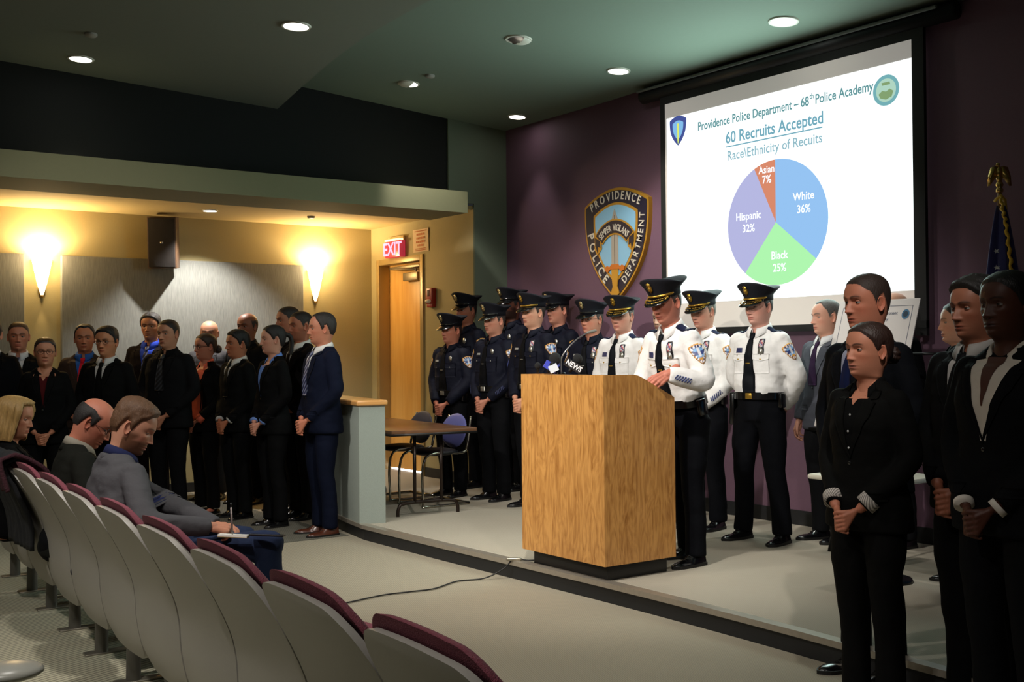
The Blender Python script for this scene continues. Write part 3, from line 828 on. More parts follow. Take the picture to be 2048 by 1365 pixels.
V, F = loft(R)
nb = MB(); nb.add(V, F); nb.build('flag_cloth', mat('flag_navy', '#2a2a63', .8, sheen=.2), fl)
clothbvh = BVHTree.FromPolygons([tuple(v) for v in V], F)
def star(cx, cz, r, ang):
    d = Vector((-math.sin(YAW) * .95, -math.cos(YAW) * .7, 0)).normalized(); rt = Vector((math.cos(YAW), -math.sin(YAW), 0))
    P = []
    for k in range(10):
        a = PI / 2 + k * PI / 5 + ang; q = r if k % 2 == 0 else r * .42
        P.append(rt * (cx + q * math.cos(a)) + Vector((0, 0, cz + q * math.sin(a))))
    out = []
    for p in P:
        h = clothbvh.ray_cast(p + d * 1.0, -d)
        out.append((h[0] if h[0] else p) + d * .003)
    return [tuple(p) for p in out], [tuple(range(10))]
b = MB()
for cx, cz, a in ((-.035, 1.90, .3), (-.035, 1.80, .1), (-.065, 1.70, .2), (-.065, 1.60, 0), (-.04, 1.5, .4), (.06, 1.75, .3), (.08, 1.60, .1), (.02, 1.42, .2)):
    b.add(*star(cx, cz, .017, a))
b.build('white_stars', mat('star_white', '#e8e6e4', .8), fl, smooth=False)
b = MB()
crd = spline([(-.025, -.02, 2.24), (-.04, -.045, 2.14), (-.035, -.06, 2.05), (-.045, -.085, 1.9), (-.05, -.10, 1.75), (-.055, -.105, 1.6), (-.055, -.105, 1.4)], 8)
b.merge(*tube([(p[0] + .006 * math.sin(i * 1.7), p[1] + .006 * math.cos(i * 1.7), p[2]) for i, p in enumerate(crd)], [.010 + .003 * math.sin(i * 2.1) for i in range(len(crd))], 8))
b.merge(*tube([(.028 * math.cos(t), .028 * math.sin(t), 2.22 + .012 * math.sin(2 * t)) for t in np.linspace(0, 2 * PI, 20)], .008, 8))
b.merge(*tube([(.025, -.02, 2.22), (.035, -.02, 2.14), (.03, -.03, 2.08)], .009, 8))
b.build('gold_cord', mat('gold_cord', '#d0a428', .6), fl)

# ================================================================== LECTERN
M_oak = tex_mat('oak_veneer', woodfn('#94602b', '#c89250', 13, 3.2, 4.0), 0.35)
M_oak.node_tree.nodes['Principled BSDF'].inputs['Coat Weight'].default_value = .15
LX0, LX1, LY0, LY1 = 4.155, 4.705, 4.905, 5.695
le = thing('lectern', 'tall oak-veneered lectern with a black plinth at the front of the platform', 'lectern', ((LX0 + LX1) / 2, (LY0 + LY1) / 2, ST))
prof = [(LX0, .20), (LX0, 1.285), (4.38, 1.285), (4.42, 1.279), (4.46, 1.262), (LX1, 1.145), (LX1, .20)]
rel(lambda b: b.add(*prism([(x, z) for x, z in prof], LY0, LY0 + .022, 'y')), 'side_panel', M_oak, le, smooth=False)
rel(lambda b: b.add(*prism([(x, z) for x, z in prof], LY1 - .022, LY1, 'y')), 'side_panel', M_oak, le, smooth=False)
rel(lambda b: b.box(LX0, LX0 + .022, LY0 + .022, LY1 - .022, .20, 1.285), 'front_panel', M_oak, le, smooth=False)
rel(lambda b: (b.box(LX0 + .022, 4.40, LY0 + .022, LY1 - .022, 1.262, 1.28), b.box(LX0 + .022, LX1 - .02, LY0 + .022, LY1 - .022, .20, .22)), 'top_panel', M_oak, le, smooth=False)
rel(lambda b: b.add(*prism([(4.40, 1.262), (4.40, 1.245), (LX1, 1.11), (LX1, 1.13)], LY0 + .022, LY1 - .022, 'y')), 'reading_shelf', M_oak, le, smooth=False)
rel(lambda b: b.box(LX0 + .05, LX1 - .035, LY0 + .04, LY1 - .05, ST, .20, bevel=.004), 'plinth', mat('black_plinth', '#0f0f10', .45, noise_amt=.3, noise_scale=25), le)

def mic(base, top, rb, rh, label, flag=None, group=None):
    b0 = Vector(base); d = (Vector(top) - b0)
    t = thing('news_microphone', label, 'microphone', base)
    d = np.array(d); L = np.linalg.norm(d); n = d / L
    b = MB(); b.merge(*capsule((0, 0, 0), d * .8, rh * .8, rh)); b.build('handle', M_blackmetal, t)
    b = MB(); b.merge(*ellipsoid(tuple(d), (rb, rb, rb * 1.1), 20, 14)); b.build('foam_windscreen', mat('foam_black', '#141414', .95, bump=.6, bump_scale=300), t)
    if flag:
        c, txt, tc, f, w, h, tcn = flag
        ctr = d * f
        vx = n; r_ = np.array((math.cos(YAW), -math.sin(YAW), 0)); r_ = r_ - n * (r_ @ n); r_ /= np.linalg.norm(r_); o_ = np.cross(n, r_)
        if o_ @ np.array((math.sin(YAW), math.cos(YAW), 0)) > 0: o_ = -o_
        V = [ctr + r_ * a * w / 2 + n * bb * h / 2 + o_ * cc * w * .45 for a in (-1, 1) for bb in (-1, 1) for cc in (-1, 1)]
        F = [(0, 1, 3, 2), (4, 6, 7, 5), (0, 4, 5, 1), (2, 3, 7, 6), (0, 2, 6, 4), (1, 5, 7, 3)]
        b = MB(); b.add(V, F); fo = b.build('mic_flag', mat('flag_' + c.strip('#'), c, .4), t, smooth=False)
        if txt:
            V, F = text_geo(txt, tc, .001, .02, xs=.9)
            if V[:, 0].max() * 2 > w: V[:, 0] *= w * .96 / (V[:, 0].max() * 2)
            V2 = ctr + V[:, :1] * r_ + V[:, 1:2] * n + (V[:, 2:3] + w * .45 + .001) * o_
            b = MB(); b.add(V2, F); b.build('flag_text', mat('flag_text_' + tcn.strip('#'), tcn, .5), fo, smooth=False)
    return t
rt = Vector((math.cos(YAW), -math.sin(YAW), 0))
def mk(px, py, pz, tilt, L): 
    return (px, py, pz), (px + rt.x * L * math.sin(tilt), py + rt.y * L * math.sin(tilt), pz + L * math.cos(tilt))
a, c = mk(4.36, 5.46, 1.304, math.radians(32), .085)
mic(a, c, .03, .014, 'microphone with a black NEWS flag lying on the lectern', ('#16161a', 'NEWS', .045, .42, .11, .05, '#e6e6ea'))
a, c = mk(4.32, 5.63, 1.304, math.radians(30), .085)
mic(a, c, .037, .016, 'microphone with a blue flag and big black foam ball on the lectern', ('#3b46b4', '', .04, .35, .085, .05, '#d8c6a0'))
a, c = mk(4.27, 5.50, 1.302, math.radians(-25), .045)
mic(a, c, .014, .012, 'low microphone with a white flag between the other two', ('#c9d3dc', '', .04, .45, .055, .045, '#5070c0'))
a, c = mk(4.38, 5.63 + .12, 1.292, math.radians(50), .05)
t = mic(a if False else (4.27, 5.675, 1.30), (4.27, 5.675, 1.335), .02, .012, 'short black microphone at the left end of the lectern top')
t = thing('gooseneck_microphone', 'thin gooseneck microphone curving up from the lectern', 'microphone', (4.40, 5.60, 1.28))
gn = spline([(0, 0, 0), (-.002, 0.0, .09), (.03, -.01, .15), (.11, -.02, .22), (.20, -.02, .262)], 8)
b = MB(); b.merge(*tube(gn, .0045, 10)); b.build('gooseneck', mat('satin_chrome', '#8a8a8c', .3, .8), t)
b = MB(); b.merge(*capsule((.20, -.02, .262), (.262, -.02, .275), .009, .010)); b.build('capsule_head', mat('mic_grey', '#77756c', .5), t)
b = MB(); b.merge(*tube([(0, 0, 0), (0, 0, .012)], [.028, .024], 20)); b.build('mic_base', M_blackmetal, t)

cb = thing('microphone_cable', 'thin black cable running across the carpet and up onto the platform', 'cable', (3.0, 5.77, 0.0))
P = [(1.9, 5.55, .008), (2.5, 5.68, .008), (2.965, 5.773, .008), (3.239, 5.83, .008), (3.414, 5.813, .008), (3.576, 5.80, .008), (3.80, 5.90, .008), (3.98, 5.86, .012), (4.09, 5.80, .07), (4.13, 5.77, .124), (4.17, 5.74, .126), (4.20, 5.70, .121), (4.235, 5.66, .125)]
P = [np.array(p) - np.array((3.0, 5.77, 0)) for p in P]
b = MB(); b.merge(*tube(spline(P, 8), .0045, 8)); b.build('cord', mat('black_rubber', '#0d0d0d', .5), cb)
b = MB(); b.merge(*capsule(np.array((4.105, 5.785, .126)) - np.array((3., 5.77, 0)), np.array((4.17, 5.74, .126)) - np.array((3., 5.77, 0)), .011, .011)); b.build('metal_connector', M_steel, cb)

# ================================================================== TABLE AND CHAIRS BEHIND THE HALF WALL
tb = thing("folding_table", "brown-topped folding table standing behind the half wall", "table", (4.90, 8.66, ST), math.radians(-6))
M_lam = mat('brown_laminate', '#6b4a33', .3, noise_amt=.12, noise_scale=15, coat=.1)
b = MB(); b.box(-.38, .38, -.90, .90, .672, .70, bevel=.004); b.build('tabletop', M_lam, tb, auto=30)
b = MB(); b.box(-.382, .382, -.902, .902, .655, .674); b.build('edge_band', mat('dark_edge', '#14100d', .5), tb)
M_brown = mat('brown_steel', '#2a1f19', .35, .5)
for y in (-.76, .76):
    for x in (-.12, .12):
        b = MB(); b.merge(*tube([(x, y, .66), (x, y, .10)], .014, 12)); b.build('leg', M_brown, tb)
    b = MB(); b.merge(*tube(spline([(-.27, y, 0), (-.265, y, .06), (-.22, y, .10), (0, y, .107), (.22, y, .10), (.265, y, .06), (.27, y, 0)], 6), .014, 12)); b.build('foot', M_brown, tb)
M_chrome = mat('chrome', '#b8b4a8', .15, 1.0)
def stack_chair(name_label, loc, rz, blue):
    t = thing('cantilever_chair', name_label, 'chair', loc, rz, 'chairs tucked under the folding table')
    b = MB()
    for s in (-1, 1):
        pass
    loop = [(-.21, -.22, .014), (-.21, .20, .014), (-.20, .235, .05), (-.19, .20, .43), (-.19, -.16, .45), (-.19, -.22, .52), (-.175, -.27, .76)]
    full = spline(loop, 6)
    mir = [np.array((-p[0], p[1], p[2])) for p in full]
    b.merge(*tube(full, .011, 10)); b.merge(*tube(mir, .011, 10)); b.merge(*tube([(-.21, -.22, .014), (.21, -.22, .014)], .011, 10))
    b.build('chrome_frame', M_chrome, t)
    b = MB(); V, F = ellipsoid((0, .0, .455), (.215, .21, .035), 28, 10); b.add(V, F); b.build('seat', mat('dark_seat', '#14151c', .6), t)
    V, F = ellipsoid((0, 0, 0), (.20, .03, .15), 28, 12); V = np.array(V); V[:, 1] += -.22 - 0.0 + .5 * V[:, 0] ** 2; V[:, 1] -= .18 * (V[:, 2]); V[:, 2] += .63
    b = MB(); b.add(V, F); b.build('backrest', blue, t)
stack_chair('chair with a light blue backrest, nearer of the two at the table', (5.20, 8.42, ST), math.radians(90), mat('blue_plastic', '#54578f', .45))
stack_chair('chair with a dark blue backrest, farther of the two at the table', (5.22, 9.02, ST), math.radians(90), mat('dark_blue_plastic', '#1c2036', .5))

tb = thing('side_table', 'small white-topped table, mostly hidden by the woman in black', 'table', (5.36, 4.04, ST))
b = MB(); b.box(-.2, .3, -.3, .26, .57, .60, bevel=.012); b.build('tabletop', mat('ivory_laminate', '#c5c3b2', .4), tb, auto=40)
b = MB(); b.merge(*tube([(.08, -.05, 0.02), (.08, -.05, .575)], .028, 14)); b.build('leg', M_blackmetal, tb)
b = MB(); b.merge(*tube([(.08, -.05, 0.0), (.08, -.05, .02)], [.16, .15], 24)); b.build('base', M_blackmetal, tb)

# ================================================================== AUDITORIUM SEATS
M_shell = mat('grey_seat_shell', '#9c9891', .38, noise_amt=.05, noise_scale=120, bump=.08, bump_scale=500)
M_edge = M_shell
M_cush = mat('burgundy_seat_fabric', '#7d3a48', .85, noise_amt=.35, noise_scale=260, bump=.6, bump_scale=350)
M_post = mat('grey_seat_post', '#63605a', .4, .3)
HWS = 0.279
PROF = [(-.02, .22), (-.055, .30), (-.075, .40), (-.082, .50), (-.10, .58), (-.145, .68), (-.20, .78), (-.235, .845)]
pr = np.array(spline([np.array(p) for p in PROF], 6))
def prx(z): return float(np.interp(z, pr[:, 1], pr[:, 0]))
def shell_grid(off, w, z0, z1, rc, nz=40, nx=26, crown=0.028, dome=0.0, rb=None, bowl=.018, pinch=1.0):
    V = []; F = []
    rb = rc * .8 if rb is None else rb
    for i in range(nz + 1):
        t = i / nz
        t = .5 - .5 * math.cos(PI * t)
        z = z0 + (z1 - z0) * t
        ww = w
        if z1 - z < rc: ww = w - rc + math.sqrt(max(0, rc * rc - (rc - (z1 - z)) ** 2))
        if z - z0 < rb: ww = w - rb + math.sqrt(max(0, rb * rb - (rb - (z - z0)) ** 2))
        for j in range(nx + 1):
            u = -1 + 2 * j / nx
            u2 = math.sin(u * PI / 2)
            y = u2 * ww
            zz = z + crown * (1 - (y / w) ** 2) * t ** 3
            x = prx(min(zz, .845)) + (-.42 * (zz - .845) if zz > .845 else 0) + off - bowl * (1 - (y / w) ** 2)
            x += dome * max(0, (1 - abs(u2) ** 4)) * max(0, (1 - abs(2 * t - 1) ** 6))
            V.append((x, y, zz))
    for i in range(nz):
        for j in range(nx):
            a = i * (nx + 1) + j
            F.append((a, a + 1, a + nx + 2, a + nx + 1))
    return V, F
def two_sided(g0, g1, nz=40, nx=26):
    V0, F0 = g0; V1, F1 = g1; n = len(V0)
    V = list(V0) + list(V1); F = [tuple(reversed(f)) for f in F0] + [tuple(i + n for i in f) for f in F1]
    ids = [j for j in range(nx + 1)] + [i * (nx + 1) + nx for i in range(1, nz + 1)] + [nz * (nx + 1) + j for j in range(nx - 1, -1, -1)] + [i * (nx + 1) for i in range(nz - 1, 0, -1)]
    for k in range(len(ids)):
        a, c = ids[k], ids[(k + 1) % len(ids)]
        F.append((a, c, c + n, a + n))
    return V, F
def make_seat():
    t = thing('auditorium_seat', 'grey auditorium seat', 'auditorium seat')
    b = MB(); b.add(*two_sided(shell_grid(0, HWS, .22, .845, .12), shell_grid(.022, HWS, .22, .845, .12)))
    o = b.build('back_shell', M_shell, t)
    bv = o.modifiers.new('b', 'BEVEL'); bv.width = .009; bv.segments = 3; bv.limit_method = 'ANGLE'; bv.angle_limit = math.radians(40)
    b = MB(); b.add(*two_sided(shell_grid(.028, HWS - .012, .40, .876, .12, bowl=.018), shell_grid(.050, HWS - .018, .41, .872, .12, dome=.04, bowl=.018)))
    b.build('back_cushion', M_cush, t)
    V, F = ellipsoid((.30, 0, .44), (.25, HWS - .04, .05), 28, 10); b = MB(); b.add([(x, y, z + .0) for x, y, z in V], F); b.build('seat_cushion', M_cush, t)
    b = MB(); b.box(.06, .52, -HWS + .05, HWS - .05, .375, .42, bevel=.02); b.build('seat_pan', M_shell, t, auto=50)
    b = MB(); b.merge(*tube([(.06, HWS, 0.0), (.06, HWS, .40)], [(.032, .032), (.026, .026)], 16)); b.box(.0, .34, HWS - .02, HWS + .02, .37, .41, bevel=.008)
    b.build('leg', M_post, t, auto=50)
    b = MB(); b.box(-.02, .20, HWS - .035, HWS + .035, 0, .012, bevel=.004); b.build('foot_plate', M_steel, t, auto=50)
    return t
def dup(root, label=None):
    r = root.copy(); C.objects.link(r)
    if label: r['label'] = label
    for ch in list(root.children):
        c = ch.copy(); C.objects.link(c); c.parent = r
        for g in ch.children:
            e = g.copy(); C.objects.link(e); e.parent = c
    return r
SEATS = [(y_, '') for y_ in (7.55, 6.98, 6.41, 5.83, 5.26, 4.69, 4.12, 3.545, 2.975, 2.405, 1.835)]
SLAB = ['grey auditorium seat at the far left end, partly cut by the picture edge',
        'grey auditorium seat with the blonde woman in it',
        'grey auditorium seat with a dark coat and a burgundy scarf over its back',
        'grey auditorium seat with the balding man in it',
        'grey auditorium seat with the bearded man in the grey blazer in it',
        'empty auditorium seat directly to the right of the bearded man',
        'empty auditorium seat, fifth from the right end of the row',
        'empty auditorium seat, fourth from the right end of the row',
        'empty auditorium seat, third from the right end of the row',
        'empty auditorium seat, second from the right end, in front of the cable',
        'nearest auditorium seat at the right end of the row, empty']
proto = make_seat()
for k, (y, _) in enumerate(SEATS):
    s = proto if k == 0 else dup(proto)
    s.location = (1.25 + .044 * y, y, 0); s.rotation_euler = (0, 0, math.radians(-2.5))
    s['label'] = SLAB[k]; s['group'] = 'auditorium seats in the row'
# rounded end of a seat arm from the row behind


# ---- coat and scarf thrown over a seat back, notebook, pen, phone
M_coat = mat('dark_coat', '#15161a', .9, noise_amt=.2, noise_scale=12, bump=.6, bump_scale=12)
def drape(name, label, cat, m, y0, y1, z_back, z_front, X0, th=.012, seed=0, group=None):
    n, k = 30, 26; V = []
    for i in range(n + 1):
        t = i / n
        for j in range(k + 1):
            u = j / k; y = lerp(y0, y1, u)
            if t < .55: q = t / .55; x = X0 - .028 - .02 * (1 - q) + (prx(max(.25, lerp(z_back, .86, q))) - prx(.845)); z = lerp(z_back, .89, q)
            else: q = (t - .55) / .45; x = X0 + lerp(.0, .11, min(1, q * 2.2)) + .1 * q; z = lerp(.905, z_front, q ** 1.4)
            w = .016 * noise.noise(Vector((y * 9 + seed, z * 6, x * 5))) + .008 * math.sin(y * 40 + seed + z * 6)
            V.append((x - abs(w) - .008 if t < .55 else x + w * .4, y + .01 * math.sin(9 * z + seed), z + .012 * math.sin(y * 17 + seed) * (t > .4)))
    F = [(i * (k + 1) + j, i * (k + 1) + j + 1, (i + 1) * (k + 1) + j + 1, (i + 1) * (k + 1) + j) for i in range(n) for j in range(k)]
    b = MB(); b.add(V, F); o = b.build(name, m); q = o.modifiers.new('s', 'SOLIDIFY'); q.thickness = th
    return tag(o, label, cat)
drape('coat', 'dark coat hung over the seat back at the left picture edge', 'coat', M_coat, 6.16, 6.68, .42, .62, 1.25 + .044 * 6.4 - .235, .02, 1)
drape('scarf', 'burgundy scarf lying over the dark coat on the seat', 'scarf', mat('burgundy_knit', '#3a1620', .95, bump=.6, bump_scale=90), 6.10, 6.22, .74, .66, 1.25 + .044 * 6.4 - .255, .02, 5)
t = thing('notebook', 'small white notepad the bearded man writes on', 'notebook', (1.985, 4.965, .585)); t.rotation_euler = (math.radians(-6), math.radians(4), math.radians(-30))
b = MB(); b.box(-.065, .065, -.045, .045, 0, .010); b.build('pages', mat('paper_white', '#e4e1da', .7), t, smooth=False)
b = MB(); b.box(-.066, .066, -.046, .046, -.003, 0); b.build('cover', mat('kraft_cover', '#8a7442', .7), t, smooth=False)
b = MB(); b.merge(*tube([(.066, y_, .005) for y_ in np.linspace(-.04, .04, 4)], .004, 8)); b.build('spiral_binding', M_steel, t)
t = thing('pen', 'clear ballpoint pen held upright by the bearded man', 'pen', (1.965, 4.93, .64))
b = MB(); b.merge(*tube([(0, 0, -.03), (-.005, -.002, .085)], .0045, 10)); b.build('barrel', mat('clear_pen', '#8c7f7c', .15), t)
b = MB(); b.merge(*tube([(-.005, -.002, .085), (-.006, -.003, .105)], .0048, 10)); b.build('push_button', M_blackmetal, t)
b = MB(); b.merge(*tube([(.0, .0, -.03), (.001, .0, -.045)], [.0045, .001], 10)); b.build('tip', M_steel, t)
t = thing('mobile_phone', 'black smartphone lying on the bearded man\'s knee', 'phone', (2.125, 4.905, .585)); t.rotation_euler = (math.radians(-8), math.radians(3), math.radians(-33))
b = MB(); b.box(-.078, .078, -.040, .040, -.006, .004, bevel=.003); b.build('case', mat('phone_case', '#0c0c0e', .4), t, auto=40)
b = MB(); b.box(-.070, .070, -.034, .034, .004, .0048); b.build('screen', mat('phone_glass', '#121008', .08, spec=.8), t, smooth=False)

t = thing('seat_armrest', 'pale rounded armrest end of a seat in the nearest row, at the lower left corner', 'armrest', (0.60, 2.93, 0))
b = MB(); b.merge(*ellipsoid((0, 0, .655), (.085, .075, .022), 28, 10)); b.build('arm_pad', mat('pale_plastic', '#aaa9a0', .3), t)
b = MB(); b.merge(*tube([(0, 0, 0), (0, 0, .64)], [.035, .028], 16)); b.build('post', M_post, t)
b = MB(); b.box(-.08, .08, -.05, .05, 0, .012, bevel=.004); b.build('foot_plate', M_steel, t, auto=50)

# ================================================================== PEOPLE
M_skin = mat('skin', rough=0.52, attr='Col', spec=0.35, noise_amt=0.05, noise_scale=90)
M_paint = mat('painted_detail', rough=0.5, attr='Col')
M_eye = mat('eye', rough=0.12, attr='Col', spec=0.7)
M_patent = mat('black_patent_leather', '#08080a', .12, spec=.8, coat=.6)
M_shoe = mat('black_leather', '#0a0a0c', .22, coat=.35)
M_brownshoe = mat('brown_leather', '#4a2416', .3, coat=.3)
M_goldb = mat('gold_badge', '#b9923c', .3, .85)
M_silverb = mat('silver_badge', '#b8b6ae', .3, .85)

def cloth(c, rough=.85, sheen=.0, b=.25, n=.08):
    k = lin(c); k = tuple(v * (.45 if max(k) < .03 else 1) for v in k)
    return mat('cloth_' + c.strip('#') + ('' if rough == .85 else '_r'), k, rough, noise_amt=n, noise_scale=35, bump=b, bump_scale=28, sheen=sheen, spec=.12)

NT = 84
def head_rings(P):
    """Head and neck surface. x to the side, y to the face, z up; z = 0 at the eyes, crown at P['top']."""
    top = P.get('top', .118); W = P.get('w', 1.0); J = P.get('jaw', 1.0); fem = P.get('fem', 0); ch = P.get('chin', 0.0)
    z0 = .03
    zs = list(z0 + (top - z0) * np.sin(np.linspace(PI / 2 - .06, 0, 18)))[:-1]
    zs += list(np.linspace(z0, -.118, 70)) + list(np.linspace(-.122, -.21, 12))
    tz = np.array([-.22, -.20, -.16, -.14, -.128, -.118, -.108, -.098, -.085, -.07, -.055, -.04, -.02, 0, .015, .03])
    nk = .87 if fem else 1.0
    nk *= P.get('neck', 1.0)
    tf = np.array([.055 * nk, .046 * nk, .036 * nk, .034 * nk, .038 * nk, .052, .068, .0765, .0785, .0795, .081, .082, .0825, .082, .085, .088])
    tb = np.array([-.09, -.082, -.073, -.071, -.070, -.070, -.070, -.071, -.074, -.079, -.085, -.091, -.098, -.103, -.106, -.107]) 
    tb = np.where(tz < -.06, -.012 + (tb + .012) * nk, tb)
    tw = np.array([.078 * nk, .064 * nk, .056 * nk, .055 * nk, .0545 * nk, .0545 * nk, .055, .056, .0585 * J, .0625 * J, .066, .0695, .074, .0765, .0775, .0775])
    tw = np.where(tz < -.1, tw, tw * W)
    tn = np.array([2, 2, 2, 1.9, 1.6, 1.25, 1.3, 1.5, 1.75, 1.95, 2.05, 2.1, 2.15, 2.25, 2.3, 2.3])
    dz = np.linspace(-.22, .03, 300)
    def table(t):
        v = np.interp(dz, tz, t); k = np.ones(13) / 13; pad = np.concatenate([v[:1].repeat(6), v, v[-1:].repeat(6)]); return np.convolve(pad, k, 'valid')
    F_, B_, W_, N_ = table(tf), table(tb), table(tw), table(tn)
    TH = np.linspace(0, 2 * PI, NT, endpoint=False)
    TH = TH - 0.42 * np.sin(TH)                # denser at the front (theta = 0 is +y)
    return zs, TH, dict(dz=dz, F=F_, B=B_, W=W_, N=N_, top=top, z0=z0, wtop=.0775 * W, P=P)

def head_pt(T, th, z):
    """th, z arrays of equal shape -> points."""
    P = T['P']; th = np.asarray(th, float); z = np.asarray(z, float)
    th, z = np.broadcast_arrays(th, z)
    zi = np.clip(z, -.22, T['z0'])
    f = np.interp(zi, T['dz'], T['F']); b = np.interp(zi, T['dz'], T['B']); w = np.interp(zi, T['dz'], T['W']); n = np.interp(zi, T['dz'], T['N'])
    yc = -.012
    q = np.clip((z - T['z0']) / (T['top'] - T['z0']), 0, 1)
    k = (1 - q ** 2.25) ** (1 / 2.25)
    yoff = -.010 * q ** 2
    f = yc + (f - yc) * k + yoff * 1.2; b = yc + (b - yc) * k + yoff * .2; w = w * k
    s, c = np.sin(th), np.cos(th)
    front = c > 0
    nn = np.where(front, n, 2.15)
    x = w * np.sign(s) * np.abs(s) ** (2 / nn) if False else None
    # superellipse in polar form
    L = np.where(front, f - yc, yc - b)
    a = np.maximum(w, 1e-5); L = np.maximum(L, 1e-5)
    r = (np.abs(s) ** nn / a ** nn + np.abs(c) ** nn / L ** nn) ** (-1 / nn)
    x = r * s; y = yc + r * c
    # features
    ax = np.abs(x); fw = np.clip(c * 1.6, 0, 1)
    g = lambda u, m, sd: np.exp(-((u - m) / sd) ** 2)
    fem = P.get('fem', 0)
    d = np.zeros_like(x)
    d -= .0125 * g(ax, .031, .0145) * g(z, .002, .0115)
    d -= .004 * g(ax, .012, .008) * g(z, .004, .010)
    d += (.0025 if fem else .005) * g(ax, .028, .022) * g(z, .021, .0075)
    d += .003 * g(ax, 0, .012) * g(z, .019, .008)
    ns = P.get('nose', 1.0); nl = P.get('nosew', 1.0)
    tn_ = np.clip((.012 - z) / .047, 0, 1)                       # 0 at bridge, 1 at tip
    nh = (.005 + .0175 * tn_ ** 1.2) * ns * (1 - sm(.0385, .0455, -z)) * sm(-.030, -.004, -z + 0)
    wd = (.0062 + .0055 * tn_ ** 2) * nl
    d += nh * np.exp(-(ax / wd) ** 2)
    d += .0085 * ns * g(ax, .0145 * nl, .0062) * g(z, -.0385, .0062)
    d -= .003 * g(ax, .0075, .0035) * g(z, -.0455, .003)
    d += .0035 * g(ax, .048, .018) * g(z, -.021, .014)
    lp = P.get('lips', 1.0)
    d += .0042 * lp * g(z, -.0625, .0042) * g(ax, 0, .0185)
    d += .0050 * lp * g(z, -.0735, .0048) * g(ax, 0, .0165)
    d -= .0040 * g(z, -.0677, .0018) * g(ax, 0, .021)
    d -= .0035 * g(z, -.083, .004) * g(ax, 0, .02)
    d += .0015 * g(z, -.066, .018) * g(ax, 0, .03)
    d += (.004 + P.get('chin', 0.0)) * g(z, -.098, .009) * g(ax, 0, .017)
    d -= .0025 * g(ax, .034, .010) * g(z, -.058, .02) * (0 if fem else 1)
    y = y + d * fw
    return np.stack([x, y, z], -1)

def head_nrm(p):
    n = np.stack([p[..., 0] / .0775 ** 2, (p[..., 1] + .012) / .1 ** 2, (p[..., 2] - .02) / .098 ** 2], -1)
    return n / np.linalg.norm(n, axis=-1, keepdims=True)

HL = {  # hairline: angle from the face (degrees) -> lowest z of hair
    'm': ([0, 22, 34, 46, 58, 66, 74, 82, 90, 100, 108, 125, 180], [.078, .076, .066, .052, .042, .020, -.012, -.008, .022, .030, .008, -.040, -.052]),
    'rec': ([0, 18, 34, 46, 58, 66, 74, 82, 90, 100, 108, 125, 180], [.086, .092, .090, .066, .048, .022, -.010, -.006, .022, .030, .008, -.040, -.052]),
    'f': ([0, 22, 34, 46, 58, 66, 74, 82, 90, 100, 108, 125, 180], [.078, .075, .066, .052, .036, .014, -.004, .004, .022, .028, .006, -.050, -.066]),
}
def hair_shell(T, line, t_top, t_side, lump=0.0, seed=0, ztop=None, zb_off=0.0, nt=24, fringe=0.0, fade=True):
    ang, zl = HL[line]
    TH = np.linspace(0, 2 * PI, 73)[:-1]
    deg = np.degrees(np.abs((TH + PI) % (2 * PI) - PI))
    zb = np.interp(deg, ang, zl) + zb_off + np.array([.0035 * noise.noise(Vector((math.cos(t) * 7 + seed, math.sin(t) * 7, 1))) for t in TH])
    V = []
    top = T['top'] - .0006
    for i in range(nt + 1):
        t = i / nt
        ph0 = PI / 2 - .03
        z_hi = np.full_like(zb, top)
        # from the crown down to the hairline along the arc
        q1 = np.clip((zb - T['z0']) / (T['top'] - T['z0']), -1.5, .999)
        ph1 = np.where(q1 > 0, np.arcsin(np.clip(q1, 0, 1)), q1 * .9)
        ph = ph0 + (ph1 - ph0) * t
        z = np.where(ph > 0, T['z0'] + (T['top'] - T['z0']) * np.sin(ph), T['z0'] + ph / .9 * (T['top'] - T['z0']))
        p = head_pt(T, TH, z); n = head_nrm(p)
        sd = sm(30, 75, deg) * sm(.10, .04, z) if False else sm(.105, .045, z)
        th_ = lerp(t_top, t_side, sd) * (1 - sm(.86, 1.0, t) * (0.9 if fade else 0.0))
        th_ = th_ + fringe * np.exp(-(deg / 40) ** 2) * sm(.5, .9, t) * (1 - sm(.93, 1, t))
        if lump:
            for j in range(len(TH)):
                th_[j] += lump * (noise.noise(Vector((p[j][0] * 38 + seed, p[j][1] * 38, p[j][2] * 38))) * .7 + .5 * noise.noise(Vector((p[j][0] * 110 + seed, p[j][1] * 110, p[j][2] * 60)))) * (1 - sm(.9, 1, t))
        V.append(p + n * th_[:, None])
    return loft(V, True, True, False)

def make_ear(side):
    """rim and bowl of an ear as one shell; local origin at its root"""
    V = []; n = 26
    prof = [(0.0, -.010), (.30, -.004), (.55, .002), (.72, .0015), (.86, .0065), (.97, .0065), (1.03, .003), (1.0, -.003), (.8, -.006), (.45, -.009)]
    for rr_, hh in prof:
        R = []
        for t in np.linspace(0, 2 * PI, n, endpoint=False):
            wx = .0165 * (1 + .12 * math.sin(t)) ; hz = .031
            lobe = 1 - .12 * (math.sin(t) < -.5)
            R.append((hh, rr_ * wx * math.cos(t) * lobe - .002 * math.sin(t) * rr_, rr_ * hz * math.sin(t)))
        V.append(R)
    V, F = loft(V, True, True, False)
    V = np.array(V)
    # tilt out from the head
    a = math.radians(24)
    x = V[:, 0] * math.cos(a) + (-V[:, 1]) * math.sin(a); y = V[:, 1] * math.cos(a) + V[:, 0] * math.sin(a)
    V = np.stack([side * (x + .0765), y - .012, V[:, 2] - .006], 1)
    V[:, 1] += -.12 * (V[:, 2] + .006) * -1 * .5
    if side < 0: F = [tuple(reversed(f)) for f in F]
    return V, F

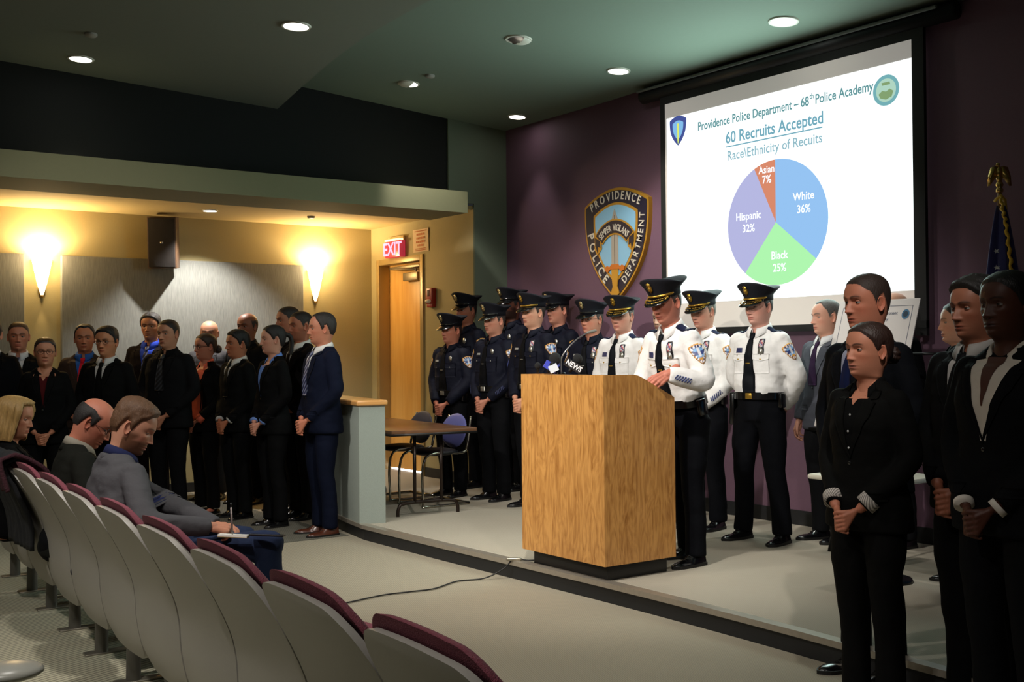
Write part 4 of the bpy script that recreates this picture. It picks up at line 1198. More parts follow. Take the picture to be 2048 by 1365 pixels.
# ---- hands (right hand, wrist at origin, fingers +y, back of the hand +z, thumb at -x)
def hand_parts(curl=(20, 30, 20), spread=0.0, thumb=(-.3, .8, -.25), index=None, pinch=False):
    parts = []
    kn = [(-.030, .083, .002), (-.010, .089, .004), (.011, .085, .003), (.029, .075, -.001)]
    ln = [(.042, .024, .019), (.046, .028, .020), (.042, .026, .019), (.033, .020, .017)]
    rd = [.0092, .0095, .0090, .0080]
    for i, (k, l, r) in enumerate(zip(kn, ln, rd)):
        parts.append(capsule((k[0] * .62, .008, -.002), k, .0155, .0118))
        cu = index if (i == 0 and index) else curl
        a = 0; p = np.array(k, float)
        sp = spread * (i - 1.5)
        for j, (L, c) in enumerate(zip(l, cu)):
            a += math.radians(c + (4 * i if not index else 0))
            d = np.array((math.sin(sp), math.cos(a) * math.cos(sp), -math.sin(a)))
            q = p + d * L
            parts.append(capsule(p, q, r * (1 - .08 * j), r * (.94 - .1 * j)))
            p = q
    parts.append(capsule((.012, .02, -.008), (.02, .055, -.010), .014, .013))
    t0 = np.array((-.018, .018, -.008)); td = np.array(thumb, float); td /= np.linalg.norm(td)
    t1 = t0 + np.array((-.4, .85, -.2)) / np.linalg.norm((-.4, .85, -.2)) * .042
    t2 = t1 + td * .033; t3 = t2 + (td * .75 + np.array((0.25, .3, -.15))) / np.linalg.norm(td * .75 + np.array((0.25, .3, -.15))) * .026
    parts += [capsule(t0, t1, .0165, .0125), capsule(t1, t2, .0118, .0105), capsule(t2, t3, .0104, .0085)]
    parts.append(capsule((0, -.07, 0), (0, .01, 0), .025, .0235))
    return parts
_H = {}
def hand_mesh(kind):
    if kind in _H: return _H[kind]
    if kind == 'relaxed': p = hand_parts((22, 30, 22))
    elif kind == 'grip': p = hand_parts((38, 48, 30), thumb=(.2, .8, -.6))
    elif kind == 'fist': p = hand_parts((70, 85, 50), thumb=(.5, .7, -.5))
    elif kind == 'pen': p = hand_parts((62, 62, 40), index=(45, 40, 25), thumb=(.25, .85, -.35))
    elif kind == 'clasp':
        # both hands, right under left, in body coordinates relative to the clasp centre
        p = []
        rw, lw = np.array((.075, -.045, .062)), np.array((-.075, -.045, .062))
        p += [capsule(rw + (rw - np.array((.02, 0, -.01))) * .5, rw, .026, .024), capsule(lw + (lw - np.array((-.02, 0, -.01))) * .5, lw, .026, .024)]
        for k in range(4):
            # right hand: palm towards the body, fingers running to the left and curling under
            zz = .026 - .020 * k; r = (.0092, .0095, .009, .008)[k]
            kn = np.array((.028, -.002 + .002 * k, zz - .012)); p.append(capsule(rw * .75, kn, .017, .012))
            a = kn + np.array((-.036, .003, -.008)); c = a + np.array((-.022, -.012, -.004)); p += [capsule(kn, a, r, r), capsule(a, c, r, r * .9)]
            # left hand: wraps over the right hand from the front
            kn = np.array((-.026, .016 - .002 * k, zz - .002)); p.append(capsule(lw * .75 + np.array((0, .012, 0)), kn, .017, .0125))
            a = kn + np.array((.040 - .003 * k, .008, -.010)); c = a + np.array((.018, -.012, -.005)); e = c + np.array((.006, -.018, -.002))
            p += [capsule(kn, a, r, r * .98), capsule(a, c, r * .97, r * .92), capsule(c, e, r * .9, r * .85)]
        p += [capsule(lw * .7 + np.array((0, .01, .0)), (-.022, .012, .042), .015, .012), capsule((-.022, .012, .042), (.008, .022, .040), .0115, .0105), capsule((.008, .022, .040), (.028, .020, .032), .0104, .009)]
        p += [capsule(rw * .7, (.020, .0, .040), .015, .012), capsule((.020, .0, .040), (-.004, .002, .034), .011, .010)]
    V, F = join(p)
    _H[kind] = remeshed(V, F, .0034, 4)
    return _H[kind]

def basis(origin, ydir, zdir, mirror=False):
    y = np.array(ydir, float); y /= np.linalg.norm(y)
    z = np.array(zdir, float); z = z - y * (z @ y); z /= np.linalg.norm(z)
    x = np.cross(y, z)
    M = np.eye(4); M[:3, 0] = x * (-1 if mirror else 1); M[:3, 1] = y; M[:3, 2] = z; M[:3, 3] = origin
    return M

# ---- torso sections: z, half width, front, back (design height 1.75)
TOR_M = [(1.49, .070, .040, -.078), (1.47, .096, .050, -.090), (1.445, .134, .068, -.100), (1.41, .160, .086, -.108), (1.36, .176, .104, -.116), (1.28, .180, .118, -.120), (1.18, .172, .120, -.110),
         (1.08, .170, .120, -.098), (1.00, .170, .118, -.100), (.92, .178, .114, -.112), (.84, .184, .110, -.118), (.80, .184, .108, -.118)]
TOR_F = [(1.49, .058, .036, -.068), (1.47, .082, .044, -.080), (1.445, .116, .058, -.088), (1.41, .140, .074, -.095), (1.36, .156, .098, -.100), (1.28, .164, .122, -.102), (1.18, .150, .112, -.094),
         (1.08, .142, .102, -.086), (1.00, .156, .106, -.096), (.92, .176, .108, -.114), (.84, .184, .106, -.120), (.80, .184, .102, -.118)]
def torso_geo(fem, bw, bd, zlow, grow=0.0, flare=0.0, drop=.052):
    T = TOR_F if fem else TOR_M
    T = np.array(T)
    zs = np.concatenate([np.linspace(1.49, 1.40, 8), np.linspace(1.38, zlow, 22)])
    R = []
    for z in zs:
        a, f, b = (np.interp(-z, -T[:, 0], T[:, k]) for k in (1, 2, 3))
        low = sm(1.15, .95, z)
        bl = lerp(1.0, bd, sm(1.40, 1.15, z))
        a = a * lerp(1.0, bw, sm(1.47, 1.38, z)) + grow + flare * low; f = f * bl + grow; b = b * lerp(1.0, bd, sm(1.4, 1.1, z) * .5) - grow - flare * low
        n = 2.35
        R.append([(math.copysign(abs(math.sin(t)) ** (2 / n) * a, math.sin(t)), (f if math.cos(t) > 0 else -b) * math.copysign(abs(math.cos(t)) ** (2 / n), math.cos(t)), z)
                  for t in np.linspace(0, 2 * PI, 40, endpoint=False)])
    R = [[(p[0], p[1], p[2] - drop * float(sm(1.39, 1.49, p[2])) * max(0.0, p[1] / .05 if p[1] < .05 else 1.0)) for p in r] for r in R]
    return loft(R)

SHZ = 1.388
def pose_arms(kind, fem, bw):
    sx = (.143 if fem else .158) * bw
    S_ = {s: np.array((s * sx, -.008, SHZ)) for s in (1, -1)}
    if kind in ('clasp', 'clasp_high'):
        c = np.array((0, .185, .855)) if kind == 'clasp' else np.array((0, .20, .93))
        E = {s: np.array((s * (.225 if fem else .243) * bw, -.015, 1.125 if kind == 'clasp' else 1.135)) for s in S_}
        Wp = {s: c + np.array((s * .078, -.045, .064)) for s in S_}
        return S_, E, Wp, c
    if kind == 'back':
        E = {s: np.array((s * .258 * bw, -.075, 1.13)) for s in S_}
        Wp = {s: np.array((s * .09, -.18, .93)) for s in S_}
        return S_, E, Wp, None
    E = {s: np.array((s * .228 * bw, -.02, 1.115)) for s in S_}
    Wp = {s: np.array((s * .238 * bw, .045, .865)) for s in S_}
    return S_, E, Wp, None

def sleeve(S0, E, Wp, r=(.070, .060, .050, .044), over=0.0):
    S0, E, Wp = map(np.array, (S0, E, Wp))
    u = (E - S0); v = (Wp - E)
    pts = [S0 + np.array((0, 0, .0)), S0 + u * .35, S0 + u * .75, E + (-u * .06 + v * .06), E + v * .3, E + v * .7, Wp + v / np.linalg.norm(v) * over]
    rad = [r[0], r[0] * .96, r[1] * 1.03, r[1], lerp(r[1], r[2], .6), r[2], r[3]]
    sp = spline(pts, 5); rr_ = np.interp(np.linspace(0, len(pts) - 1, len(sp)), range(len(pts)), rad)
    parts = [tube(sp, list(rr_), 18)]
    parts.append(ellipsoid(tuple(S0), (r[0] * 1.0, r[0] * 1.02, r[0] * .98), 18, 12))
    return parts

def wrinkle(V, amp, seed, zr=None, scale=9):
    V = np.array(V)
    c = V.mean(0)
    out = V.copy()
    for i, p in enumerate(V):
        n = noise.noise(Vector((p[0] * scale * .8 + seed, p[1] * scale * .8, p[2] * scale * 1.5)))
        n2 = noise.noise(Vector((p[0] * scale * 2 + seed * 2, p[1] * scale * 2, p[2] * scale * 3.5)))
        r = Vector((p[0] * .6, p[1], 0)); 
        if r.length > 1e-4: r.normalize()
        a = amp * (n + .45 * n2)
        out[i] = p + np.array((r.x * a, r.y * a, 0))
    return out

def patch(bvh, grid, off, d=(0, -1, 0), back=1.0, solid=0.0):
    """grid: array (n, m, 3) of points; each is carried along d onto the surface, then lifted by off."""
    g = np.asarray(grid, float); n, m = g.shape[:2]; d = Vector(d).normalized()
    out = np.zeros_like(g); okm = np.zeros((n, m), bool); offs = np.broadcast_to(np.asarray(off, float), (n, m))
    for i in range(n):
        for j in range(m):
            p = Vector(g[i, j]); h = bvh.ray_cast(p - d * back, d)
            if h[0] is not None: out[i, j] = h[0] - d * offs[i, j]; okm[i, j] = True
            else: out[i, j] = g[i, j]
    if not okm.all() and okm.any():
        dd = np.array(d); base = np.median([out[i, j] @ dd for i in range(n) for j in range(m) if okm[i, j]])
        for i in range(n):
            for j in range(m):
                if not okm[i, j]: out[i, j] = out[i, j] + dd * (base - out[i, j] @ dd)
    V = out.reshape(-1, 3)
    F = [(i * m + j, i * m + j + 1, (i + 1) * m + j + 1, (i + 1) * m + j) for i in range(n - 1) for j in range(m - 1)]
    if solid:
        V2 = V + np.array(d) * solid; k = len(V)
        ids = [j for j in range(m)] + [i * m + m - 1 for i in range(1, n)] + [(n - 1) * m + j for j in range(m - 2, -1, -1)] + [i * m for i in range(n - 2, 0, -1)]
        F = F + [(ids[q], ids[(q + 1) % len(ids)], ids[(q + 1) % len(ids)] + k, ids[q] + k) for q in range(len(ids))]
        V = np.vstack([V, V2])
    return V, F

def in_shield(u, v):
    """u,v in -1..1"""
    if v > .62: return abs(u) < 1 and v < .74 + .26 * (1 - abs(u) ** 1.9)
    t = (.74 - v) / 1.74
    return abs(u) < (1 - t ** 2.0) * 1.04
def shield_col(u, v):
    s = (u * u + v * v) ** .5
    if not in_shield(u * 1.15, v * 1.12): return lin('#c08a34')
    if not in_shield(u * 1.62, v * 1.55):
        k = int((math.atan2(v, u) + PI) / (2 * PI) * 26)
        return lin('#d9d6dc') if k % 2 else lin('#1d2452')
    if abs(u) < .13 and v > -.25: return lin('#cfcdd2')
    if v < -.28: return lin('#c08a34')
    if abs(v - .12) < .14: return lin('#26356e')
    return lin('#6f9ecb')

def decal(bvh, c, d, up, w, h, colfn, mask, nx=16, ny=20, off=.0025, name='patch', parent=None, m=None, lift=0.0):
    d = Vector(d).normalized(); up = Vector(up); rt_ = d.cross(up).normalized(); up = rt_.cross(d).normalized()
    V = []; cols = []; idx = {}; F = []
    for i in range(ny + 1):
        for j in range(nx + 1):
            u = -1 + 2 * j / nx; v = -1 + 2 * i / ny
            p = Vector(c) + rt_ * (u * w / 2) + up * (v * h / 2)
            hh = bvh.ray_cast(p - d * .25, d)
            q = (hh[0] - d * off) if hh[0] is not None else None
            idx[i, j] = len(V); V.append(tuple(q) if q is not None else None); cols.append(colfn(u, v) if colfn else (1, 1, 1))
    for i in range(ny):
        for j in range(nx):
            u = -1 + 2 * (j + .5) / nx; v = -1 + 2 * (i + .5) / ny
            ids = [idx[i, j], idx[i, j + 1], idx[i + 1, j + 1], idx[i + 1, j]]
            if mask(u, v) and all(V[k] is not None for k in ids): F.append(tuple(ids))
    if not F: return None
    used = sorted({k for f in F for k in f}); mp = {k: i for i, k in enumerate(used)}
    b = MB(); b.add([V[k] for k in used], [tuple(mp[k] for k in f) for f in F], 0, np.array([cols[k] for k in used]))
    o = b.build(name, m or M_paint, parent, colors=True)
    s_ = o.modifiers.new('s', 'SOLIDIFY'); s_.thickness = .003 + lift; s_.offset = 0
    return o

def make_cap(parent, HM, kind):
    """peaked police cap; kind: 'patrol', 'sergeant', 'command'"""
    M_cap_ = mat('cap_navy_cloth', '#090a14', .8, spec=.3)
    n = 56; TH = np.linspace(0, 2 * PI, n, endpoint=False)
    def ring(a, bf, bb, z, zf=0.0, zb=0.0, yo=-.010):
        return [(a * math.sin(t), yo + (bf if math.cos(t) > 0 else bb) * math.cos(t), z + (zf if math.cos(t) > 0 else -zb) * math.cos(t)) for t in TH]
    tilt = -.008
    R = [ring(.0795, .098, .099, .044, tilt, .004), ring(.0845, .104, .104, .044, tilt, .004), ring(.0855, .106, .105, .074, tilt, .004), ring(.088, .110, .107, .079, tilt + .004, .008),
         ring(.104, .121, .122, .092, .016, .014), ring(.122, .131, .140, .104, .032, .020), ring(.1305, .136, .151, .110, .040, .024), ring(.132, .136, .153, .1145, .042, .024), ring(.127, .130, .148, .119, .042, .023),
         ring(.10, .104, .120, .126, .031, .017), ring(.06, .065, .07, .133, .017, .009), ring(.02, .02, .02, .135, .005, .003)]
    V, F = loft(R, True, False, True)
    b = MB(); b.add(xf(HM, V), F); cap = b.build('peaked_cap', M_cap_, parent)
    def part(nm, VF, m, **k):
        b = MB(); b.add(xf(HM, VF[0]), VF[1]); return b.build(nm, m, cap, **k)
    # visor
    A = np.radians(np.linspace(-66, 66, 25)); V = []; F = []
    for lay, dz in ((0, 0.0), (1, -.0035)):
        for k in range(9):
            s_ = k / 8
            for a in A:
                e = math.cos(a * 90 / 66 * .985) ** .75 if abs(a) < math.radians(66) else 0
                r = s_ * .052 * max(e, 0)
                x = (.0855 + r * .75) * math.sin(a); y = -.010 + (.106 + r) * math.cos(a)
                V.append((x, y, .052 + tilt * math.cos(a) - .030 * s_ * e - .010 * s_ * s_ * e + dz))
    m_ = len(A)
    for lay in (0, 1):
        for k in range(8):
            for j in range(m_ - 1):
                q = lay * 9 * m_ + k * m_ + j; f = (q, q + 1, q + m_ + 1, q + m_)
                F.append(f if lay == 0 else tuple(reversed(f)))
    o8 = 8 * m_
    for j in range(m_ - 1): F.append((o8 + j, o8 + j + 1, o8 + j + 1 + 9 * m_, o8 + j + 9 * m_))
    part('visor', (V, F), M_patent)
    if kind == 'command':
        # gold oak leaves on the visor
        rnd = random.Random(7); g = []
        for sgn in (-1, 1):
            for k in range(9):
                a = sgn * math.radians(6 + k * 6.0); e = math.cos(a * 90 / 66 * .985) ** .75
                for row in (0.32, .68):
                    r = (row + .06 * rnd.uniform(-1, 1)) * .052 * e
                    c = ((.0855 + r * .75) * math.sin(a), -.010 + (.106 + r) * math.cos(a), .054 + tilt * math.cos(a) - .030 * row * e - .010 * row * row * e)
                    Ve, Fe = ellipsoid((0, 0, 0), (.0072, .0042, .0022), 8, 6)
                    M_ = Matrix.Translation(c) @ Matrix.Rotation(-a + sgn * rnd.uniform(.3, 1.0) * (1 if row < .5 else -1), 4, 'Z') @ Matrix.Rotation(math.radians(-32) * math.cos(a), 4, 'X')
                    g.append((xf(M_, Ve), Fe))
        part('gold_oak_leaves', join(g), M_goldb)
    if kind in ('command', 'sergeant'):
        A2 = np.radians(np.linspace(-72, 72, 30)); R = []
        for a in A2:
            x0, y0, z0_ = math.sin(a), math.cos(a), tilt * math.cos(a)
            R.append([(x0 * (.0875 + w_), -.010 + y0 * (.108 + w_), z_ + z0_) for w_, z_ in ((0, .055), (.003, .055), (.003, .068), (0, .068))])
        part('gold_strap', loft(R), M_goldb)
        knob = [ellipsoid((s_ * .0905 * math.sin(math.radians(74)), -.010 + .111 * math.cos(math.radians(74)), .061), (.005, .005, .005), 10, 8) for s_ in (-1, 1)]
        part('strap_button', join(knob[:1]), M_goldb); part('strap_button', join(knob[1:]), M_goldb)
    else:
        A2 = np.radians(np.linspace(-72, 72, 30)); R = []
        for a in A2:
            R.append([(math.sin(a) * (.0875 + w_), -.010 + math.cos(a) * (.108 + w_), z_ + tilt * math.cos(a)) for w_, z_ in ((0, .057), (.0025, .057), (.0025, .068), (0, .068))])
        part('black_strap', loft(R), M_patent)
    # badge on the front of the crown
    P = [(0, -.020), (.013, -.006), (.012, .008), (.017, .012), (.010, .018), (.012, .027), (0, .034), (-.012, .027), (-.010, .018), (-.017, .012), (-.012, .008), (-.013, -.006)]
    Vb, Fb = prism(P, 0, .005, 'y'); Vb = np.array(Vb)
    Vb[:, 2] *= 1.15; Vb[:, 0] *= 1.2
    y = Vb[:, 1] + .112 + Vb[:, 2] * .42; z = Vb[:, 2] + .100
    Vb = np.stack([Vb[:, 0], y, z], 1)
    Ve, Fe = ellipsoid((0, .121, .104), (.008, .004, .009), 12, 8)
    part('cap_badge', join([(Vb, Fb), (Ve, Fe)]), M_goldb if kind != 'patrol' else mat('pale_gold_badge', '#b5a274', .3, .8))
    return cap

def collar_geo(c, fem=0, open_=0.0, r=.060, tall=.036, pt=.05, zb=1.492):
    """turned-down shirt collar around the neck; front opening widens with open_"""
    n = 40; A = np.linspace(math.radians(12 + 16 * open_), math.radians(348 - 16 * open_), n)   # 0 = front
    rows = []
    for k, (dr, dz_) in enumerate(((0.002, -tall), (-.001, 0.0), (.004, .004), (.012, -.003), (.024, -tall * 1.05))):
        R = []
        for a in A:
            f = math.cos(a)                          # 1 front, -1 back
            fr = max(0, f) ** 2
            z = zb - .044 * (f + 1) / 2 - .030 * open_ * fr + dz_
            rr_ = r + dr
            if k >= 3:
                z -= pt * .55 * fr ** 3 * (1 if k == 4 else .4)
                rr_ += .008 * fr
            x = rr_ * math.sin(a) * (1 + .05 * (k == 4)); y = -.014 + rr_ * math.cos(a) * .98
            if k == 4: y += .010 * fr
            R.append((x, y, z))
        rows.append(R)
    return loft(rows, False)

def person(cfg):
    g = cfg.get
    h = g('h', 1.75); s = h / 1.75; fem = g('fem', 0); bw = g('bw', 1.0); bd = g('bd', 1.0)
    root = thing('person', cfg['label'], 'person', (cfg['x'], cfg['y'], g('z', 0)), math.radians(cfg['yaw']), g('group'))
    root.scale = (1, 1, 1)
    SC = Matrix.Scale(s, 4)
    seat = g('seat')
    # ---- frames
    piv = Vector((0, 0, .93))
    Rl = Matrix.Rotation(math.radians(g('twist', 0)), 4, 'Z') @ Matrix.Rotation(-math.radians(g('lean', 0)), 4, 'X') @ Matrix.Rotation(math.radians(g('side', 0)), 4, 'Y')
    TM = Matrix.Translation(piv) @ Rl @ Matrix.Translation(-piv)
    if seat: TM = Matrix.Translation((0, 0, seat['z'] - .93)) @ TM
    TM = SC @ TM
    hs = g('hs', 1.05 if fem else 1.07) / s ** .4
    eye = 1.75 - .118 * hs; hp = Vector((0, -.012, 1.495))
    HR = Matrix.Rotation(math.radians(g('hyaw', 0)), 4, 'Z') @ Matrix.Rotation(math.radians(g('hpitch', 0)), 4, 'X') @ Matrix.Rotation(math.radians(g('hroll', 0)), 4, 'Y')
    HMl = Matrix.Translation(hp) @ HR @ Matrix.Translation(Vector((0, .012, eye - 1.495))) @ Matrix.Scale(hs, 4)
    HM = TM @ HMl
    HM0 = TM @ Matrix.Translation((0, 0, eye)) @ Matrix.Scale(hs, 4)
    # ---- body: head + neck
    skin = np.array(lin(g('skin', '#c08a70'))); hair = np.array(lin(g('hair', '#2a1c14')))
    P = dict(fem=fem); P.update(g('face', {}))
    zs, TH, T = head_rings(P)
    Z = np.repeat(np.array(zs)[:, None], NT, 1); A = np.repeat(TH[None, :], len(zs), 0)
    pts = head_pt(T, A, Z)
    flat = pts.reshape(-1, 3)
    x, y, z = flat.T; ax = np.abs(x)
    col = np.tile(skin, (len(flat), 1))
    def blend(mask, c): 
        nonlocal col
        mask = np.clip(mask, 0, 1)[:, None]; col = col * (1 - mask) + np.array(c) * mask
    fr_ = y > .02
    blush = skin * np.array((1.12, .82, .78))
    blend(.5 * np.exp(-((ax - .045) / .02) ** 2 - ((z + .03) / .02) ** 2) * fr_, blush)
    blend(.55 * np.exp(-(ax / .016) ** 2 - ((z + .036) / .012) ** 2) * fr_, blush)
    lipc = np.array(lin(g('lipc'))) if g('lipc') else skin * np.array((.80, .46, .46))
    lipm = np.where(fr_, np.exp(-(ax / .0235) ** 6) * np.exp(-((z + .0677) / (.0085 * (1 - .45 * np.clip(ax / .024, 0, 1)) + .002)) ** 4), 0)
    blend(.95 * lipm, lipc)
    blend(np.where(fr_ & (ax < .021) & (np.abs(z + .0677) < .0013), .7, 0), skin * .25)
    bz = .0205 + .0045 * (1 - ((ax - .034) / .02) ** 2)
    browm = np.where(fr_ & (ax > .011) & (ax < .054), np.exp(-((z - bz) / ((.0032 if fem else .0046))) ** 2 * 1.0), 0)
    blend(g('brow', .85) * browm * np.clip((ax - .009) / .005, 0, 1) * np.clip((.056 - ax) / .01, 0, 1), hair * .6)
    blend(np.where(fr_ & (ax > .004) & (ax < .0115) & (np.abs(z + .0462) < .0022), .75, 0), skin * .2)
    if g('beard'):
        bc = np.array(lin(g('beardc', g('hair', '#2a1c14'))))
        m = sm(-.035, -.055, z) * sm(-.125, -.112, z) * (y > -.02) * (1 - lipm) * np.clip(.25 + ax / .03 * .9 + (z < -.05) * .8, 0, 1)
        m = np.maximum(m, sm(.0, -.03, z) * sm(.055, .066, ax) * (y > .0) * (y < .05))
        blend(g('beard') * m, bc)
    style = g('style', 'short'); line = g('line', 'f' if fem else 'm')
    deg = np.degrees(np.abs((A.reshape(-1) + PI) % (2 * PI) - PI))
    zl = np.interp(deg, *HL[line])
    if style != 'bald':
        blend(sm(-.001, .007, z - zl) * g('fade', .62 if style == 'crew' else .92), hair)
    elif g('horseshoe'):
        blend(g('horseshoe') * (z > zl + .003) * sm(.062, .045, z) * sm(52, 64, deg), hair)
    # neck skins blends from head frame to torso frame
    Ph = xf(HM, flat); P0 = xf(HM0, flat)
    wgt = sm(-.11, -.18, z)[:, None]
    hv = Ph * (1 - wgt) + P0 * wgt
    V, F = loft(hv.reshape(len(zs), NT, 3), True, True, True)
    body = MB(); body.add(V, F, 0, col)
    for sd in (1, -1):
        Ve, Fe = make_ear(sd); body.add(xf(HM, Ve), Fe, 0, np.tile(skin * np.array((1.02, .86, .82)), (len(Ve), 1)))
        # eyelids
        lid = g('lid', 9)
        for e0, e1 in ((95, lid), (-95, -17)):
            rows = []
            for el in np.radians(np.linspace(e0, e1, 7)):
                rows.append([(sd * .0312 + .0140 * math.cos(el) * math.sin(a), .0605 + .0140 * math.cos(el) * math.cos(a), .002 + .0140 * math.sin(el)) for a in np.linspace(-1.45, 1.45, 12)])
            Vl, Fl = loft(rows, False)
            c_ = np.tile(skin * .93, (len(Vl), 1)); c_[-12:] = skin * .12 if e0 > 0 else skin * .6
            body.add(xf(HM, Vl), Fl, 0, c_)
    # hidden torso and limbs of the body, inside the clothes
    tg = torso_geo(fem, bw * .93, bd * .92, .86, -.012)
    body.add(xf(TM, tg[0]), tg[1], 0, skin)
    # ---- arms
    arms = g('arms') or {}
    S_, E, Wp, cl = pose_arms(g('pose', 'clasp'), fem, bw)
    hands = {}
    for sd in (1, -1):
        a_ = arms.get('R' if sd > 0 else 'L')
        if a_:
            TI = TM.inverted(); E[sd] = np.array(TI @ Vector(a_['E'])); Wp[sd] = np.array(TI @ Vector(a_['W'])); hands[sd] = dict(a_)
            for q in ('dir', 'dorsal'):
                if q in a_: hands[sd][q] = np.array(TI.to_3x3() @ Vector(a_[q]))
            if 'S' in a_: S_[sd] = np.array(a_['S'])
    if cl is not None and not arms:
        Vh, Fh = hand_mesh('clasp'); hsz = .93 if fem else 1.05
        body.add(xf(TM, np.array(Vh) * hsz + cl), Fh, 0, np.tile(skin * np.array((1.0, .9, .88)), (len(Vh), 1)))
    else:
        for sd in (1, -1):
            hd = hands.get(sd, {})
            v = Wp[sd] - E[sd]
            Vh, Fh = hand_mesh(hd.get('hand', 'relaxed'))
            M_ = basis(Wp[sd], hd.get('dir', v), hd.get('dorsal', (sd * 1.0, .35, 0)), sd < 0)
            body.add(xf(TM, xf(M_, Vh)), Fh if sd > 0 else [tuple(reversed(f)) for f in Fh], 0, np.tile(skin * np.array((1.0, .9, .88)), (len(Vh), 1)))
    for sd in (1, -1):
        for Va, Fa in (tube([S_[sd], E[sd], Wp[sd]], [.045, .036, .024], 10),): body.add(xf(TM, Va), Fa, 0, skin)
    bo_ = body.build('body', M_skin, root, colors=True)
    # ---- eyes
    for sd in (1, -1):
        rows = []; cols = []
        gaze = g('gaze', (0, 0)); M_ = Matrix.Translation((sd * .0312, .0605, .002)) @ Matrix.Rotation(math.radians(-gaze[0]), 4, 'Z') @ Matrix.Rotation(math.radians(gaze[1]), 4, 'X')
        for a in np.linspace(0.01, PI - .01, 16):
            rows.append([(0.0131 * math.sin(a) * math.cos(t), 0.0131 * math.cos(a), 0.0131 * math.sin(a) * math.sin(t)) for t in np.linspace(0, 2 * PI, 16, endpoint=False)])
            c_ = (.01, .01, .01) if a < .22 else (lin(g('iris', '#3a2414')) if a < .5 else (.27, .24, .22))
            cols += [c_] * 16
        Ve, Fe = loft(rows); Ve = xf(M_, Ve)
        b = MB(); b.add(xf(HM, Ve), [tuple(reversed(f)) for f in Fe], 0, np.array(cols)); b.build('eye', M_eye, root, colors=True)
    # ---- hair
    M_h = mat('hair_' + g('hair', '#2a1c14').strip('#'), g('hair', '#2a1c14'), .5 if fem else .65, noise_amt=.45, noise_scale=160, stretch=(1, 1, .22), bump=.35, bump_scale=260)
    def hair_part(nm, VF, m=None):
        b = MB(); b.add(xf(HM, VF[0]), VF[1]); return b.build(nm, m or M_h, root)
    if style == 'short': hair_part('hair', hair_shell(T, line, g('ht', .013), .006, .003, g('seed', 1), fringe=g('fringe', .003)))
    elif style == 'thick': hair_part('hair', hair_shell(T, line, g('ht', .020), .010, .006, g('seed', 1), fringe=g('fringe', .008)))
    elif style == 'crew': hair_part('hair', hair_shell(T, line, g('ht', .005), .0012, .0008, g('seed', 1), zb_off=g('crewz', .010) * sm(.75, 1.35, np.abs((np.linspace(0, 2 * PI, 73)[:-1] + PI) % (2 * PI) - PI))))
    elif style == 'hat': hair_part('hair', hair_shell(T, line, .002, .003, .0006, 1, zb_off=.004))
    elif style in ('bun', 'pony'):
        parts = [hair_shell(T, 'f', .007, .007, .0012, 2)]
        hair_part('hair', parts[0])
        if style == 'bun':
            Vb, Fb = ellipsoid((0, 0, 0), (.040, .034, .038), 26, 18); Vb = np.array(Vb)
            for i, p in enumerate(Vb): Vb[i] = p * (1 + .10 * math.sin(9 * math.atan2(p[2], p[0]) + 60 * (abs(p[1]))) + .08 * noise.noise(Vector(p) * 60))
            hair_part('hair_bun', (Vb + np.array((0, -.128, g('bunz', .0))), Fb))
        else:
            P_ = spline([(0, -.105, .045), (0, -.145, .03), (0, -.16, -.02), (0, -.155, -.08), (0, -.145, -.12)], 6)
            hair_part('ponytail', tube(P_, [(.02 + .012 * math.sin(PI * min(1, i / len(P_) * 1.1)), .018) for i in range(len(P_))], 14))
    elif style == 'bob':
        # chin-length hair: shell that hangs past the head
        TH2 = np.linspace(0, 2 * PI, 97)[:-1]; dg_ = np.degrees(np.abs((TH2 + PI) % (2 * PI) - PI)); rows = []
        for i, t in enumerate(np.linspace(0, 1, 34)):
            z_end = np.where(dg_ < 38, .080, np.where(dg_ < 62, lerp(.080, -.125, sm(38, 62, dg_)), -.135 - .03 * sm(90, 150, dg_)))
            ph = PI / 2 - .03 - t * (PI / 2)
            zc = T['z0'] + (T['top'] - T['z0']) * math.sin(PI / 2 * max(0, 1 - t / .45)) if t < .45 else None
            zt = (T['z0'] + (T['top'] - T['z0']) * math.cos(min(t / .42, 1) * PI / 2)) if t < .42 else T['z0'] - (t - .42) / .58 * (.19 + T['z0'] - .03)
            z_ = np.maximum(zt, z_end)
            p = head_pt(T, TH2, np.maximum(z_, -.02 * 0 + np.where(z_ < .0, .0, z_)))
            p[:, 2] = z_
            n_ = head_nrm(p); n_[:, 2] *= (z_ > .03); 
            vol = .012 + .016 * sm(.0, .3, t) + .010 * sm(.4, .8, t) - .006 * sm(.9, 1, t)
            vol = vol * (1 - .75 * (z_ <= z_end + 1e-4) * (dg_ < 60))
            w_ = .0035 * np.sin(TH2 * 31 + 3 * t) + .003 * np.sin(TH2 * 17 - 7 * t + 1) + .004 * np.sin(6 * t * 2 + TH2 * 3)
            rows.append(p + n_ * (vol + w_ * sm(.1, .4, t))[:, None])
        hair_part('hair', loft(rows, True, True, False))
    elif style == 'bald' and g('horseshoe'):
        TH2 = np.linspace(math.radians(64), math.radians(296), 50); dg_ = np.degrees(np.abs((TH2 + PI) % (2 * PI) - PI)); zb = np.interp(dg_, *HL['m']); rows = []
        for t in np.linspace(0, 1, 16):
            z_ = lerp(g('hz', .058) - .02 * sm(100, 64, dg_), zb, t); p = head_pt(T, TH2, z_); n_ = head_nrm(p)
            th_ = g('ht', .004) * np.sin(PI * np.clip(t * 1.0, .02, .98)) ** .4 * sm(64, 74, dg_) + .0004
            rows.append(p + n_ * th_[:, None])
        hair_part('hair', loft(rows, False))
    if g('cap'): make_cap(root, HM, g('cap'))
